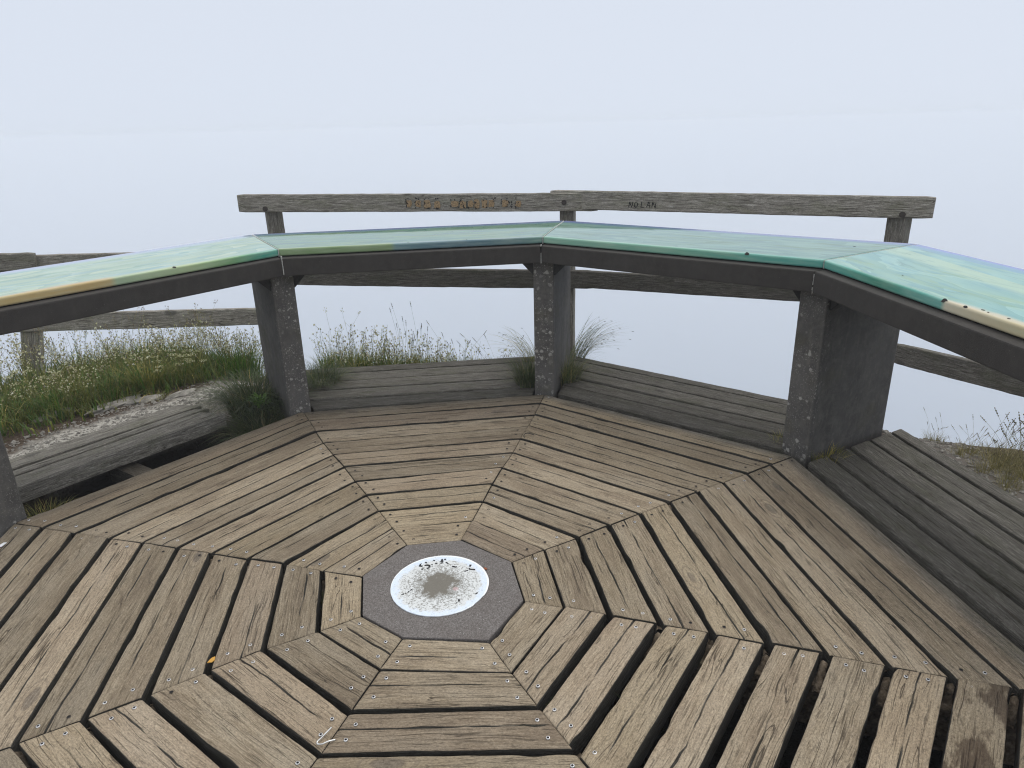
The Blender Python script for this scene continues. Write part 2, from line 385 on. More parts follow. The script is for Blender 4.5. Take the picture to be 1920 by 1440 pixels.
STRAWHEAD = leaf_material('straw_seed_heads', (0.12, 0.10, 0.05), (0.24, 0.20, 0.11), (0.34, 0.29, 0.17))
def ground_material():
    t = NT('chalky_ground')
    p = t.n('ShaderNodeNewGeometry', out=0)
    x, y, z = t.xyz(p)
    n1 = t.noise(p, 3.2, 5, 0.62); n2 = t.noise(p, 34.0, 4, 0.65); n3 = t.noise(p, 150.0, 3, 0.6)
    soil = t.ramp(n2, [(0.3, (0.035, 0.025, 0.018)), (0.55, (0.085, 0.064, 0.047)), (0.8, (0.15, 0.118, 0.09))])
    chalk = t.ramp(t.ma('MULTIPLY_ADD', n3, 0.5, t.ma('MULTIPLY', n2, 0.5)), [(0.33, (0.12, 0.11, 0.09)), (0.45, (0.34, 0.32, 0.28)), (0.62, (0.52, 0.50, 0.45))])
    # distance outside the boards on the left, where the chalk surfaces
    d = t.ma('ADD', t.ma('MULTIPLY', x, -0.799), t.ma('MULTIPLY', y, 0.601))
    cm = t.ma('MULTIPLY', t.ss(t.ma('ADD', d, t.ma('MULTIPLY', t.ma('SUBTRACT', n1, 0.5), 0.5)), 3.02, 2.84), t.ss(d, 2.40, 2.5))
    d2 = t.ma('ADD', t.ma('MULTIPLY', x, 0.989), t.ma('MULTIPLY', y, 0.145))
    cm2 = t.ma('MULTIPLY', t.ss(t.ma('ADD', d2, t.ma('MULTIPLY', t.ma('SUBTRACT', n1, 0.5), 0.4)), 3.0, 2.8), t.ss(d2, 2.3, 2.4))
    c = t.mix(cm, soil, chalk)
    c = t.mix(t.ma('MULTIPLY', cm2, 0.6), c, (0.20, 0.185, 0.165))
    c = t.mix(t.ma('MULTIPLY', t.ss(z, -0.16, -0.30), t.ss(t.vm('LENGTH', t.comb(x, y, 0.0)), 2.95, 2.6)), c, (0.014, 0.011, 0.009))  # pit soil painted near black, standing in for shade under the deck
    far = t.ss(t.vm('LENGTH', t.comb(x, y, 0.0)), 4.6, 6.0)
    c = t.mix(far, c, t.mix(n1, (0.05, 0.065, 0.02), (0.10, 0.11, 0.045)))
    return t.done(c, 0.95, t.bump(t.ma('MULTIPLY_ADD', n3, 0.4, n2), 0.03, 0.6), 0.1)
GROUND = ground_material()

def sea_material():
    t = NT('sea_water'); p = t.n('ShaderNodeNewGeometry', out=0)
    w = t.noise(p, 0.08, 4, 0.6)
    return t.done((0.13, 0.20, 0.33), 0.25, t.bump(w, 1.2, 0.4), 0.5)
SEA = sea_material()
def stone_material():
    t = NT('pale_stone'); p = t.obj(); a = t.noise(p, 25.0, 4, 0.6); r = t.rnd()
    c = t.ramp(a, [(0.3, (0.10, 0.095, 0.085)), (0.55, (0.28, 0.265, 0.235)), (0.8, (0.46, 0.44, 0.40))])
    return t.done(c, 0.95, t.bump(a, 0.01, 0.6), 0.1)
STONE = stone_material()

# ================================================================ object helpers
def link(name, me, mat=None, parent=None, mw=None):
    o = bpy.data.objects.new(name, me)
    if mat is not None and me is not None and len(me.materials) == 0: me.materials.append(mat)
    COL.objects.link(o)
    if parent is not None: o.parent = parent
    if mw is not None: o.matrix_local = mw
    return o
def empty(name, label, cat, loc=(0, 0, 0), group=None):
    o = bpy.data.objects.new(name, None); COL.objects.link(o); o.location = loc
    o.empty_display_size = 0.1
    return tag(o, label, cat, group)
def tag(o, label, cat, group=None):
    o['label'] = label; o['category'] = cat
    if group: o['group'] = group
    return o
def mesh(name, v, f, smooth=False):
    me = bpy.data.meshes.new(name); me.from_pydata([tuple(q) for q in v], [], f); me.update()
    if smooth: me.shade_smooth()
    return me
def frame(origin, xdir, ydir):
    x = Vector(xdir).normalized(); y = Vector(ydir); y = (y - x * y.dot(x)).normalized(); z = x.cross(y)
    M = Matrix.Identity(4)
    for i in range(3): M[i][0], M[i][1], M[i][2], M[i][3] = x[i], y[i], z[i], origin[i]
    return M
def bevelled_prism(name, pts, z0, z1, bev, segs=2):
    """extruded polygon (local xy, CCW) with rounded edges"""
    bm = bmesh.new()
    vs = [bm.verts.new((x, y, z0)) for x, y in pts]
    f = bm.faces.new(vs)
    r = bmesh.ops.extrude_face_region(bm, geom=[f])
    for v in [g for g in r['geom'] if isinstance(g, bmesh.types.BMVert)]: v.co.z = z1
    bmesh.ops.recalc_face_normals(bm, faces=bm.faces)
    if bev: bmesh.ops.bevel(bm, geom=bm.edges[:], offset=bev, segments=segs, profile=0.6, affect='EDGES')
    me = bpy.data.meshes.new(name); bm.to_mesh(me); bm.free()
    return me
def fbm(*a): return noise.noise(Vector(a))

# ================================================================ geometry of the octagon
def ext(lst, step, n=11):
    lst = list(lst)
    while len(lst) < n: lst.append((lst[-1][0] + step, lst[-1][1]))
    return lst
SP = [
 [(0.304, 78.9), (0.458, 77.7), (0.62, 77.3), (0.785, 77.2), (0.96, 76.8), (1.133, 76.1), (1.304, 76.1), (1.477, 75.9), (1.643, 75.9), (1.815, 76.0), (1.969, 76.1)],
 [(0.314, 120.0), (0.467, 120.4), (0.635, 120.2), (0.8, 120.1), (0.958, 120.2), (1.133, 120.1), (1.3, 120.4), (1.477, 120.4), (1.65, 120.1), (1.827, 119.8), (1.99, 119.7)],
 ext([(0.306, 166.4), (0.471, 165.9), (0.638, 165.1), (0.8, 165.3), (0.968, 165.1), (1.13, 165.2), (1.304, 165.0), (1.467, 165.1), (1.643, 165.1), (1.818, 165.0)], 0.16),
 ext([(0.299, 211.9), (0.449, 211.3), (0.625, 210.2), (0.798, 210.7), (0.969, 211.1), (1.133, 211.0), (1.303, 210.9)], 0.168),
 ext([(0.291, 251.0), (0.438, 250.5), (0.614, 250.7), (0.77, 250.8)], 0.166),
 ext([(0.352, 302.6), (0.509, 301.1), (0.673, 300.7), (0.847, 300.7)], 0.170),
 ext([(0.324, 342.9), (0.467, 343.6), (0.625, 343.2), (0.794, 343.2), (0.961, 343.1), (1.136, 342.9), (1.306, 342.9), (1.485, 342.7), (1.652, 342.6), (1.819, 342.7)], 0.160),
 [(0.3, 27.9), (0.451, 29.4), (0.61, 29.5), (0.776, 30.1), (0.944, 30.4), (1.112, 30.5), (1.283, 30.6), (1.442, 30.5), (1.605, 30.6), (1.775, 30.7), (1.935, 30.6)],
]
def pol(r, a): return Vector((r * math.cos(rad(a)), r * math.sin(rad(a)), 0))
P = [[pol(r, a) for r, a in s] for s in SP]
SPK = [76.2, 120.1, 165.1, 211.0, 250.8, 300.9, 342.7, 30.5]        # spoke angles A..H
SEC_N = [97.0, 143.0, 188.0, 231.0, 276.0, 322.0, 8.35, 52.2]       # outward normals of sectors AB..HA
NV = [pol(1, a) for a in SEC_N]

# ================================================================ terrain
PIT = [2.50, 2.52, 1.93, 1.93, 1.93, 1.93, 2.40, 2.46]
SLOPE = [0.55, 0.07, 0.02, 0.02, 0.02, 0.02, 0.16, 0.55]
EDGE = [0.7, 2.1, 25, 25, 25, 25, 1.1, 0.7]
def sm(x): x = max(0.0, min(1.0, x)); return x * x * (3 - 2 * x)
def gh(x, y, fine=True):
    p = Vector((x, y, 0)); r = p.length
    e = max(p.dot(n) - d for n, d in zip(NV, PIT))
    if e <= 0: z = -0.55
    else: z = -0.55 + 0.50 * sm(e / 0.12)
    if e > 0:
        ws = [max(0.0, p.dot(n) / r) ** 24 for n in NV]; W = sum(ws)
        s = sum(w * q for w, q in zip(ws, SLOPE)) / W
        ed = sum(w * q for w, q in zip(ws, EDGE)) / W
        z -= s * min(e, ed)
        if e > ed: z -= 0.85 * (e - ed)
    if fine and r < 40:
        z += 0.018 * fbm(x * 2.3, y * 2.3, 1.0) + 0.008 * fbm(x * 9, y * 9, 4.0)
    return max(z, -215.0)
rings = [0.001] + [0.15 * i for i in range(1, 11)]
r_ = 1.6
while r_ < 4.6: rings.append(r_); r_ += 0.045
while r_ < 330: rings.append(r_); r_ *= 1.07
NA = 220
gv, gf = [], []
for r in rings:
    for k in range(NA):
        a = 2 * math.pi * k / NA; x, y = r * math.cos(a), r * math.sin(a); gv.append((x, y, gh(x, y)))
for i in range(len(rings) - 1):
    for k in range(NA):
        k2 = (k + 1) % NA; gf.append((i * NA + k, (i + 1) * NA + k, (i + 1) * NA + k2, i * NA + k2))
g = link('ground', mesh('ground', gv, gf, True), GROUND); g['kind'] = 'structure'
S_ = 2900
sea = link('sea', mesh('sea', [(-S_, -S_, -205), (S_, -S_, -205), (S_, S_, -205), (-S_, S_, -205)], [(0, 1, 2, 3)]), SEA); sea['kind'] = 'structure'
# the fog itself: one closed box of air round everything
H_, zb, zt = 3000, -217, 2.4
hv = [(sx_ * H_, sy_ * H_, z) for z in (zb, zt) for sx_, sy_ in ((-1, -1), (1, -1), (1, 1), (-1, 1))]
hz = link('haze', mesh('haze', hv, [(3, 2, 1, 0), (4, 5, 6, 7), (0, 1, 5, 4), (1, 2, 6, 5), (2, 3, 7, 6), (3, 0, 4, 7)])); hz['kind'] = 'stuff'
hm = bpy.data.materials.new('fog_air'); hm.use_nodes = True; hm.node_tree.nodes.clear()
ho = hm.node_tree.nodes.new('ShaderNodeOutputMaterial'); hp = hm.node_tree.nodes.new('ShaderNodeVolumePrincipled')
hp.inputs['Color'].default_value = (0.914, 0.947, 0.990, 1); hp.inputs['Density'].default_value = 0.0038; hp.inputs['Anisotropy'].default_value = 0.0
hm.node_tree.links.new(hp.outputs[0], ho.inputs['Volume'])
hz.data.materials.append(hm)

# ================================================================ the deck
deck = empty('wooden_deck', 'octagonal viewing deck of weathered brown and grey planks laid in rings', 'deck')
T = 0.078
def plank(corners, rng, crack=True, T=T, rough=1.0, zoff=0.0, name='plank', parent=deck):
    """corners: outer-left, outer-right, inner-right, inner-left seen from the middle (world xy)"""
    oa, ob, ib, ia = [Vector(c) for c in corners]
    xd = ((ib - ia).normalized() + (ob - oa).normalized()).normalized()
    mid = (oa + ob + ib + ia) / 4
    M = frame((mid.x, mid.y, zoff), xd, Vector((-xd.y, xd.x, 0)))
    Mi = M.inverted()
    la, lb, lc, ld = [Mi @ Vector((c.x, c.y, zoff)) for c in (oa, ob, ib, ia)]   # outer y<0
    if la.y > ld.y: la, lb, lc, ld = ld, lc, lb, la
    L = max(lb.x - la.x, lc.x - ld.x)
    nu = max(10, int(L / 0.03))
    us = [0.0, 0.006 / L, 0.02 / L] + [i / nu for i in range(1, nu)] + [1 - 0.02 / L, 1 - 0.006 / L, 1.0]
    us = sorted(set(round(u, 5) for u in us if 0 <= u <= 1))
    so = rng.random() * 100
    tilt = rng.uniform(-0.014, 0.014); lift = rng.uniform(-0.003, 0.003); twist = rng.uniform(-0.004, 0.004)
    cpos = rng.uniform(0.38, 0.62); cdep = rng.uniform(0.007, 0.015) if crack else 0.0
    cs, ce = (rng.uniform(-0.6, 0.2), rng.uniform(0.75, 1.5))
    if rng.random() < 0.5: cs, ce = 1 - ce, 1 - cs
    verts = []; npf = 0
    for u in us:
        y0 = la.y + (lb.y - la.y) * u; y1 = ld.y + (lc.y - ld.y) * u
        x_o0, x_o1, x_i0, x_i1 = la.x, lb.x, ld.x, lc.x
        xm = (x_o0 + x_i0) / 2 + ((x_o1 + x_i1) / 2 - (x_o0 + x_i0) / 2) * u
        def wob(k):
            w = 0.0014 * fbm(xm * 3.5, so + k, 0) + 0.0014 * fbm(xm * 13, so + k, 7) + 0.0010 * fbm(xm * 45, so + k, 3)
            ch = max(0.0, fbm(xm * 6.0, so + k * 3, 21) - 0.36) * 0.03
            return (w + ch) * rough
        e0 = y0 + wob(1); e1 = y1 - wob(5)
        W = e1 - e0
        endd = min(u, 1 - u) * L
        ez = -0.003 if endd < 1e-4 else (-0.0008 if endd < 0.008 else 0.0)
        cf_ = sm((u - cs) / 0.12) * sm((ce - u) / 0.12)
        cd = cdep * cf_ * (0.55 + 0.9 * fbm(xm * 9, so, 40)) if crack else 0
        cd = max(0.0, cd)
        c = e0 + W * cpos + 0.010 * fbm(xm * 4, so, 11) + 0.003 * fbm(xm * 25, so, 13)
        cw = 0.0012 + 0.20 * cd
        rb = 0.0020 + 0.0022 * (fbm(xm * 8, so, 60) + 1) * 0.5
        prof = [(e0, -T), (e0, -rb * 2.3), (e0 + rb * .35, -rb * .9), (e0 + rb, -rb * .32), (e0 + rb * 2.6, 0.0),
                (e0 + W * 0.22, 0.0), (c - cw - 0.004, 0.0), (c - cw, -0.0006), (c, -cd), (c + cw, -0.0006), (c + cw + 0.004, 0.0), (e0 + W * 0.80, 0.0),
                (e1 - rb * 2.6, 0.0), (e1 - rb, -rb * .32), (e1 - rb * .35, -rb * .9), (e1, -rb * 2.3), (e1, -T)]
        npf = len(prof)
        for j, (yy, zz) in enumerate(prof):
            fr = (yy - y0) / (y1 - y0)
            xa = x_o0 + (x_i0 - x_o0) * fr; xb = x_o1 + (x_i1 - x_o1) * fr
            xx = xa + (xb - xa) * u
            if zz > -T * 0.9:
                zz += ez + 0.0016 * fbm(xx * 7, yy * 26, so) + 0.0009 * fbm(xx * 28, yy * 90, so) + tilt * yy + twist * (u - 0.5) * 2 + lift
            verts.append((xx, yy, zz))
    faces = []
    nr = len(us)
    for i in range(nr - 1):
        for j in range(npf - 1):
            a = i * npf + j; faces.append((a, a + npf, a + npf + 1, a + 1))
    ns = len(faces)
    faces.append(tuple(range(npf))); faces.append(tuple(reversed(range((nr - 1) * npf, nr * npf))))
    me = mesh(name, verts, faces, True)
    for q_, f in enumerate(me.polygons):
        if q_ >= ns or q_ % (npf - 1) in (0, npf - 2): f.use_smooth = False
    bm = bmesh.new(); bm.from_mesh(me); bmesh.ops.recalc_face_normals(bm, faces=bm.faces); bm.to_mesh(me); bm.free()
    # make sure the top looks up
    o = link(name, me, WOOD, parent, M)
    o['grey'] = 0.0; o['edge'] = 0.0; o['stain'] = 0.0; o['pale'] = 0.0
    o.data['L'] = L
    return o, (la, lb, lc, ld), (tilt, lift)

# ---- screws: bright zinc washer-head or rusty sunken head, shared meshes
def screw_mesh(name, bright):
    bm = bmesh.new(); n = 12
    prof = ([(0.0060, 0.0), (0.0056, 0.0014), (0.0036, 0.0017), (0.0028, 0.0003), (0.0, 0.0002)] if bright else
            [(0.0060, 0.0), (0.0054, 0.0007), (0.0044, 0.0005), (0.0022, -0.0005), (0.0, -0.0006)])
    ringsv = []
    for r, z in prof[:-1]:
        ringsv.append([bm.verts.new((r * math.cos(2 * math.pi * k / n), r * math.sin(2 * math.pi * k / n), z)) for k in range(n)])
    c = bm.verts.new((0, 0, prof[-1][1]))
    for a, b in zip(ringsv, ringsv[1:]):
        for k in range(n):
            f = bm.faces.new((a[k], a[(k + 1) % n], b[(k + 1) % n], b[k])); f.smooth = True
            if b is ringsv[-1]: f.material_index = 1
    for k in range(n):
        f = bm.faces.new((ringsv[-1][k], ringsv[-1][(k + 1) % n], c)); f.material_index = 1
    me = bpy.data.meshes.new(name); bm.to_mesh(me); bm.free()
    me.materials.append(ZINC if bright else RUST); me.materials.append(HOLE)
    return me
SCREW_B, SCREW_D = screw_mesh('screw', True), screw_mesh('screw', False)
# chance that a screw is still bright, at the low-spoke and high-spoke end of each sector
BR = [(0.15, 0.05), (0.08, 0.85), (0.75, 0.95), (0.95, 0.9), (0.95, 0.85), (0.95, 0.9), (0.85, 0.35), (0.45, 0.15)]
GAP = [0.013, 0.014, 0.018, 0.020, 0.018, 0.028, 0.018, 0.015]
rng = random.Random(11)
n_screws = 0
for s in range(8):
    s2 = (s + 1) % 8
    for k in range(10):
        gin = GAP[s] * (0.18 if k == 0 else (0.35 if k == 1 and s != 2 else 1.0)) * rng.uniform(0.6, 1.4)
        gout = GAP[s] * (0.35 if k == 0 and s != 2 else 1.0) * rng.uniform(0.75, 1.25)
        if s in (3, 4) and k == 1: gout = 0.022
        if k == 9: gout = 0.012
        A, B_ = P[s], P[s2]
        def cut(q0, q1, g_):
            d = (q1 - q0).normalized(); return d * g_
        def shr(a0, a1, gi, go):
            d = (a1 - a0); l = d.length; d = d / l
            cosf = max(0.85, abs(d.dot(NV[s])))
            return a0 + d * (gi / 2 / cosf), a1 - d * (go / 2 / cosf)
        ia, oa = shr(A[k], A[k + 1], gin, gout)
        ib, ob = shr(B_[k], B_[k + 1], gin, gout)
        xd = (ib - ia).normalized()
        mit = rng.uniform(0.0010, 0.0026); mit2 = rng.uniform(0.0010, 0.0026)
        ia, oa = ia + xd * mit, oa + xd * mit
        ib, ob = ib - xd * mit2, ob - xd * mit2
        o, (la, lb, lc, ld), (tilt, lift) = plank((oa, ob, ib, ia), rng, crack=rng.random() < (0.95 if s in (0, 1, 7) else 0.75))
        if k == 9: o['edge'] = {0: 0.55, 7: 0.9, 6: 0.75, 1: 0.35}.get(s, 0.2)
        if s == 5 and k in (8, 9): o['stain'] = 1.0
        # two screws at each end
        dist = 0.0
        for end in (0, 1):
            far = s in (0, 7, 1) and k > 6 and not (s == 1 and end == 1) and not (s == 7 and end == 0)
            for fr in (0.27, 0.73):
                if rng.random() < (0.30 if far else 0.04): continue
                fr2 = fr + rng.uniform(-0.06, 0.06)
                yy = la.y + (ld.y - la.y) * fr2
                xl = la.x + (ld.x - la.x) * fr2; xr = lb.x + (lc.x - lb.x) * fr2
                ins = rng.uniform(0.030, 0.048)
                xx = xl + ins if end == 0 else xr - ins
                bright = rng.random() < BR[s][end]
                zz = 0.0008 + tilt * yy + lift + (0.0005 if bright else 0.0008)
                Ms = Matrix.Translation((xx, yy, zz)) @ Matrix.Rotation(rng.uniform(0, 6.28), 4, 'Z')
                sc_o = link('screw', SCREW_B if bright else SCREW_D, None, o, Ms); n_screws += 1

# ---- outer grey boards between the posts, and the three loose timbers on the left
def on_spoke(ang, off, n, d):
    dr = pol(1, ang); pr = Vector((-dr.y, dr.x, 0)) * off
    t_ = (d - pr.dot(n)) / dr.dot(n)
    return dr * t_ + pr
OUT = {0: [1.858, 2.012, 2.175, 2.338, 2.506, 2.632], 7: [1.846, 2.013, 2.160, 2.311, 2.465, 2.556], 6: [1.808, 1.957, 2.109, 2.263, 2.431, 2.530]}
for s, ds in OUT.items():
    n = NV[s]
    for i in range(5):
        g0 = 0.010 if i else 0.012
        d0, d1 = ds[i] + g0 * (1.5 if s == 6 else 1.0), ds[i + 1] - 0.007
        oa, ia = on_spoke(SPK[s], 0.078, n, d1), on_spoke(SPK[s], 0.078, n, d0)
        ob, ib = on_spoke(SPK[(s + 1) % 8], -0.082, n, d1), on_spoke(SPK[(s + 1) % 8], -0.082, n, d0)
        o, _, _ = plank((oa, ob, ib, ia), rng, crack=rng.random() < 0.4, rough=0.9, zoff=-0.003 if i else -0.006)
        o['grey'] = 1.0; o['pale'] = {0: -0.04, 7: -0.06, 6: -0.02}[s] + rng.uniform(-0.08, 0.12)
for d0, d1, z in ((2.190, 2.330, 0.0), (2.354, 2.420, -0.002), (2.446, 2.588, 0.0)):
    n = NV[1]; tdir = Vector((-n.y, n.x, 0))
    q = lambda d, s_: n * d + tdir * s_
    o, _, _ = plank((q(d1, -0.42), q(d1, 1.0), q(d0, 1.0), q(d0, -0.50)), rng, crack=True, zoff=z, T=0.085)
    o['grey'] = 1.0; o['pale'] = 0.75

# ---- joists under the mitred ends, a broken stub in the hollow
def box(name, L, W, Hh, bev=0.006): return bevelled_prism(name, [(0, -W / 2), (L, -W / 2), (L, W / 2), (0, W / 2)], -Hh, 0, bev)
JOIST = NT('soiled_joist')
_p = JOIST.obj(); _n = JOIST.noise(_p, 45.0, 4, 0.65)
JOIST = JOIST.done(JOIST.ramp(_n, [(0.3, (0.045, 0.034, 0.024)), (0.5, (0.14, 0.110, 0.078)), (0.72, (0.26, 0.21, 0.155))]), 0.95, JOIST.bump(_n, 0.012, 0.7), 0.1)
for a in SPK:
    o = link('joist', box('joist', 1.72, 0.105, 0.16), JOIST, deck, frame(pol(0.26, a) + Vector((0, 0, -0.0815)), pol(1, a), pol(1, a + 90)))
stub = link('joist', box('broken_joist', 0.42, 0.10, 0.11, 0.01), WOOD, deck, frame((-1.62, 1.13, -0.105), NV[1] + Vector((0, 0, -0.06)), pol(1, 240)))
stub['grey'] = 0.6; stub['edge'] = 0.0; stub['stain'] = 0.0; stub['pale'] = 0.2; stub['label'] = 'broken joist end in the open gap between boards'

dv, df = [], []; rd = random.Random(19)
for s in range(8):
    s2 = (s + 1) % 8
    for k in range(1, 10):
        for (a_, b_) in ((P[s][k], P[s2][k]), (P[s2][k], P[s][k])):
            dr = (b_ - a_).normalized(); nn = Vector((-dr.y, dr.x, 0)); L_ = rd.uniform(0.02, 0.10); hw_ = 0.022; hz_ = rd.uniform(-0.050, -0.014); b0 = len(dv); ns_ = 6
            for i in range(ns_ + 1):
                u = i / ns_; zt_ = hz_ + (-0.080 - hz_) * u ** 1.5 + rd.uniform(-0.006, 0.006)
                for w_ in (-1, -0.4, 0.4, 1):
                    q = a_ + dr * (0.003 + L_ * u) + nn * hw_ * w_ * 0.5; dv.append((q.x, q.y, zt_ + rd.uniform(-0.004, 0.004) - 0.012 * abs(w_)))
            for i in range(ns_):
                for j in range(3): df.append((b0 + i * 4 + j, b0 + i * 4 + j + 1, b0 + i * 4 + j + 5, b0 + i * 4 + j + 4))
o = link('gap_litter', mesh('gap_litter', dv, df, True), JOIST, deck); o['kind'] = 'stuff'

# ================================================================ centre plinth with the enamel disc
plinth = empty('centre_plinth', 'octagonal grey aggregate plinth set in the middle of the deck', 'plinth')
pts = []
for s in range(8):
    v = P[s][0]; v = v * ((v.length - 0.004) / v.length); pts.append((v.x, v.y))
link('plate', bevelled_prism('plate', pts, -0.2, 0.003, 0.004), PLATE, plinth)
dm = []
nd = 96
pts = []
for k in range(nd):
    a = 2 * math.pi * k / nd
    r = 0.1795 + 0.0010 * fbm(math.cos(a) * 9, math.sin(a) * 9, 2)
    if 318 < math.degrees(a) < 336: r -= 0.003
    pts.append((r * math.cos(a) + 0.002, r * math.sin(a) + 0.004))
disc = link('enamel_disc', bevelled_prism('enamel_disc', pts, 0.0032, 0.0072, 0.0012), DISC, plinth)
disc['label'] = 'round white enamel disc with pale blue rim, worn bare in the middle'
# broken remains of black letters round the upper rim
def glyph_strips(strokes, w, keep, rngl, z, xf, step=0.004):
    """short quads along poly-strokes, some missing -> flaked lettering"""
    v, f = [], []
    for st in strokes:
        for (x0, y0), (x1, y1) in zip(st, st[1:]):
            l = math.hypot(x1 - x0, y1 - y0); n_ = max(1, int(l / step))
            for i in range(n_):
                if rngl.random() > keep: continue
                a0, a1 = i / n_, (i + 1.08) / n_
                ww = w * rngl.uniform(0.55, 1.25)
                dx, dy = (x1 - x0) / l, (y1 - y0) / l
                j = rngl.uniform(-0.2, 0.2) * w
                q = []
                for aa, sd_ in ((a0, -1), (a1, -1), (a1, 1), (a0, 1)):
                    q.append(xf(x0 + dx * l * aa - dy * (ww / 2 * sd_ + j), y0 + dy * l * aa + dx * (ww / 2 * sd_ + j), z))
                b = len(v); v += q; f.append((b, b + 1, b + 2, b + 3))
    return v, f
GL = {
 'S': [[(.9, .8), (.6, 1), (.25, .95), (.1, .75), (.3, .55), (.7, .45), (.9, .25), (.7, .03), (.3, 0), (.05, .2)]],
 'A': [[(0, 0), (.5, 1), (1, 0)], [(.2, .38), (.8, .38)]],
 'R': [[(.1, 0), (.1, 1), (.6, 1), (.85, .78), (.6, .52), (.1, .52)], [(.5, .52), (.95, 0)]],
 'D': [[(.1, 0), (.1, 1), (.55, 1), (.9, .7), (.9, .3), (.55, 0), (.1, 0)]],
 'Y': [[(0, 1), (.5, .5), (1, 1)], [(.5, .5), (.5, 0)]],
 'F': [[(.1, 0), (.1, 1), (.9, 1)], [(.1, .52), (.7, .52)]],
 'E': [[(.9, 0), (.1, 0), (.1, 1), (.9, 1)], [(.1, .52), (.75, .52)]],
 'P': [[(.1, 0), (.1, 1), (.65, 1), (.9, .75), (.65, .48), (.1, .48)]],
 'L': [[(.1, 1), (.1, 0), (.9, 0)]],
 'T': [[(0, 1), (1, 1)], [(.5, 1), (.5, 0)]],
 'I': [[(.5, 0), (.5, 1)]],
 'N': [[(.05, 0), (.05, 1), (.9, 0), (.9, 1)]],
 'O': [[(.5, 1), (.1, .75), (.1, .25), (.5, 0), (.9, .25), (.9, .75), (.5, 1)]],
}
def scaled(ch, sx_, sy_): return [[(x * sx_, y * sy_) for x, y in st] for st in GL[ch]]
rl = random.Random(3)
for ch, a, keep in (('S', 122, 0.55), ('A', 104, 0.34), ('R', 86, 0.22), ('D', 66, 0.20), ('Y', 40, 0.55)):
    ca, sa = math.cos(rad(a - 90)), math.sin(rad(a - 90))
    cx, cy = 0.132 * math.cos(rad(a)) + 0.002, 0.132 * math.sin(rad(a)) + 0.004
    xf = lambda x, y, z: (cx + (x - 0.02) * ca - (y - 0.02) * sa, cy + (x - 0.02) * sa + (y - 0.02) * ca, z)
    v, f = glyph_strips(scaled(ch, 0.042, 0.042), 0.0082, keep, rl, 0.0077, xf, 0.006)
    link('letter', mesh('letter', v, f), INKB, disc)
for a, r0, st in ((203, 0.142, [[(0, 0), (.02, .012), (.034, .03)]]), (335, 0.147, [[(0, 0), (.01, .008)]]), (-58, .13, [[(0, 0), (.012, .01), (.008, .024)]])):
    bx, by = r0 * math.cos(rad(a)), r0 * math.sin(rad(a))
    v, f = glyph_strips(st, 0.006, 0.8, rl, 0.0077, lambda x, y, z: (bx + x, by + y, z))
    if f: link('letter', mesh('letter', v, f), INKB, disc)

# ================================================================ concrete supports
SUP = {0: (0.060, 'slim lichened concrete support at the middle back of the table'),
       1: (0.062, 'concrete support with white lichen spots rising out of a grass clump, left of centre'),
       7: (0.073, 'broad dark concrete support seen from the side, right of centre'),
       2: (0.065, 'mossy concrete support cut by the left edge of the picture'),
       6: (0.065, 'concrete support carrying the right end of the table, beyond the picture edge')}
for i, (hw, lab) in SUP.items():
    a = SPK[i] + (0.0 if i != 7 else 0.9)
    r0, r1 = 1.968, 2.61
    root = empty('concrete_support', lab, 'support', pol(r0, a), 'concrete supports of the table')
    M = frame((0, 0, 0), pol(1, a), pol(1, a + 90))
    me = bevelled_prism('pillar', [(0, -hw), (r1 - r0, -hw), (r1 - r0, hw), (0, hw)], -0.32, 0.8275, 0.011, 3)
    me.shade_smooth()
    for p_ in me.polygons: p_.use_smooth = p_.area < 0.01
    link('pillar', me, CONC, root, M)
    if i == 7: link('slot', bevelled_prism('slot', [(0, -0.003), (0.007, -0.003), (0.007, 0.003), (0, 0.003)], 0, 0.036, 0.0015, 1), CHIP, root, M @ Matrix.Translation((0.245, -hw + 0.001, 0.705)))
    for sgn in (-1, 1):
        tri = bevelled_prism('bracket', [(0, 0), (0.085, 0.0), (0.085, 0.008), (0.008, 0.085), (0, 0.085)], -0.03, 0.03, 0.002, 1)
        # local x -> sideways, y -> down, z -> radial
        Mb = frame(M @ Vector((0.055, sgn * (hw - 0.001), 0.8275)) , pol(sgn, a + 90), Vector((0, 0, -1)))
        link('bracket', tri, STEEL, root, Mb)

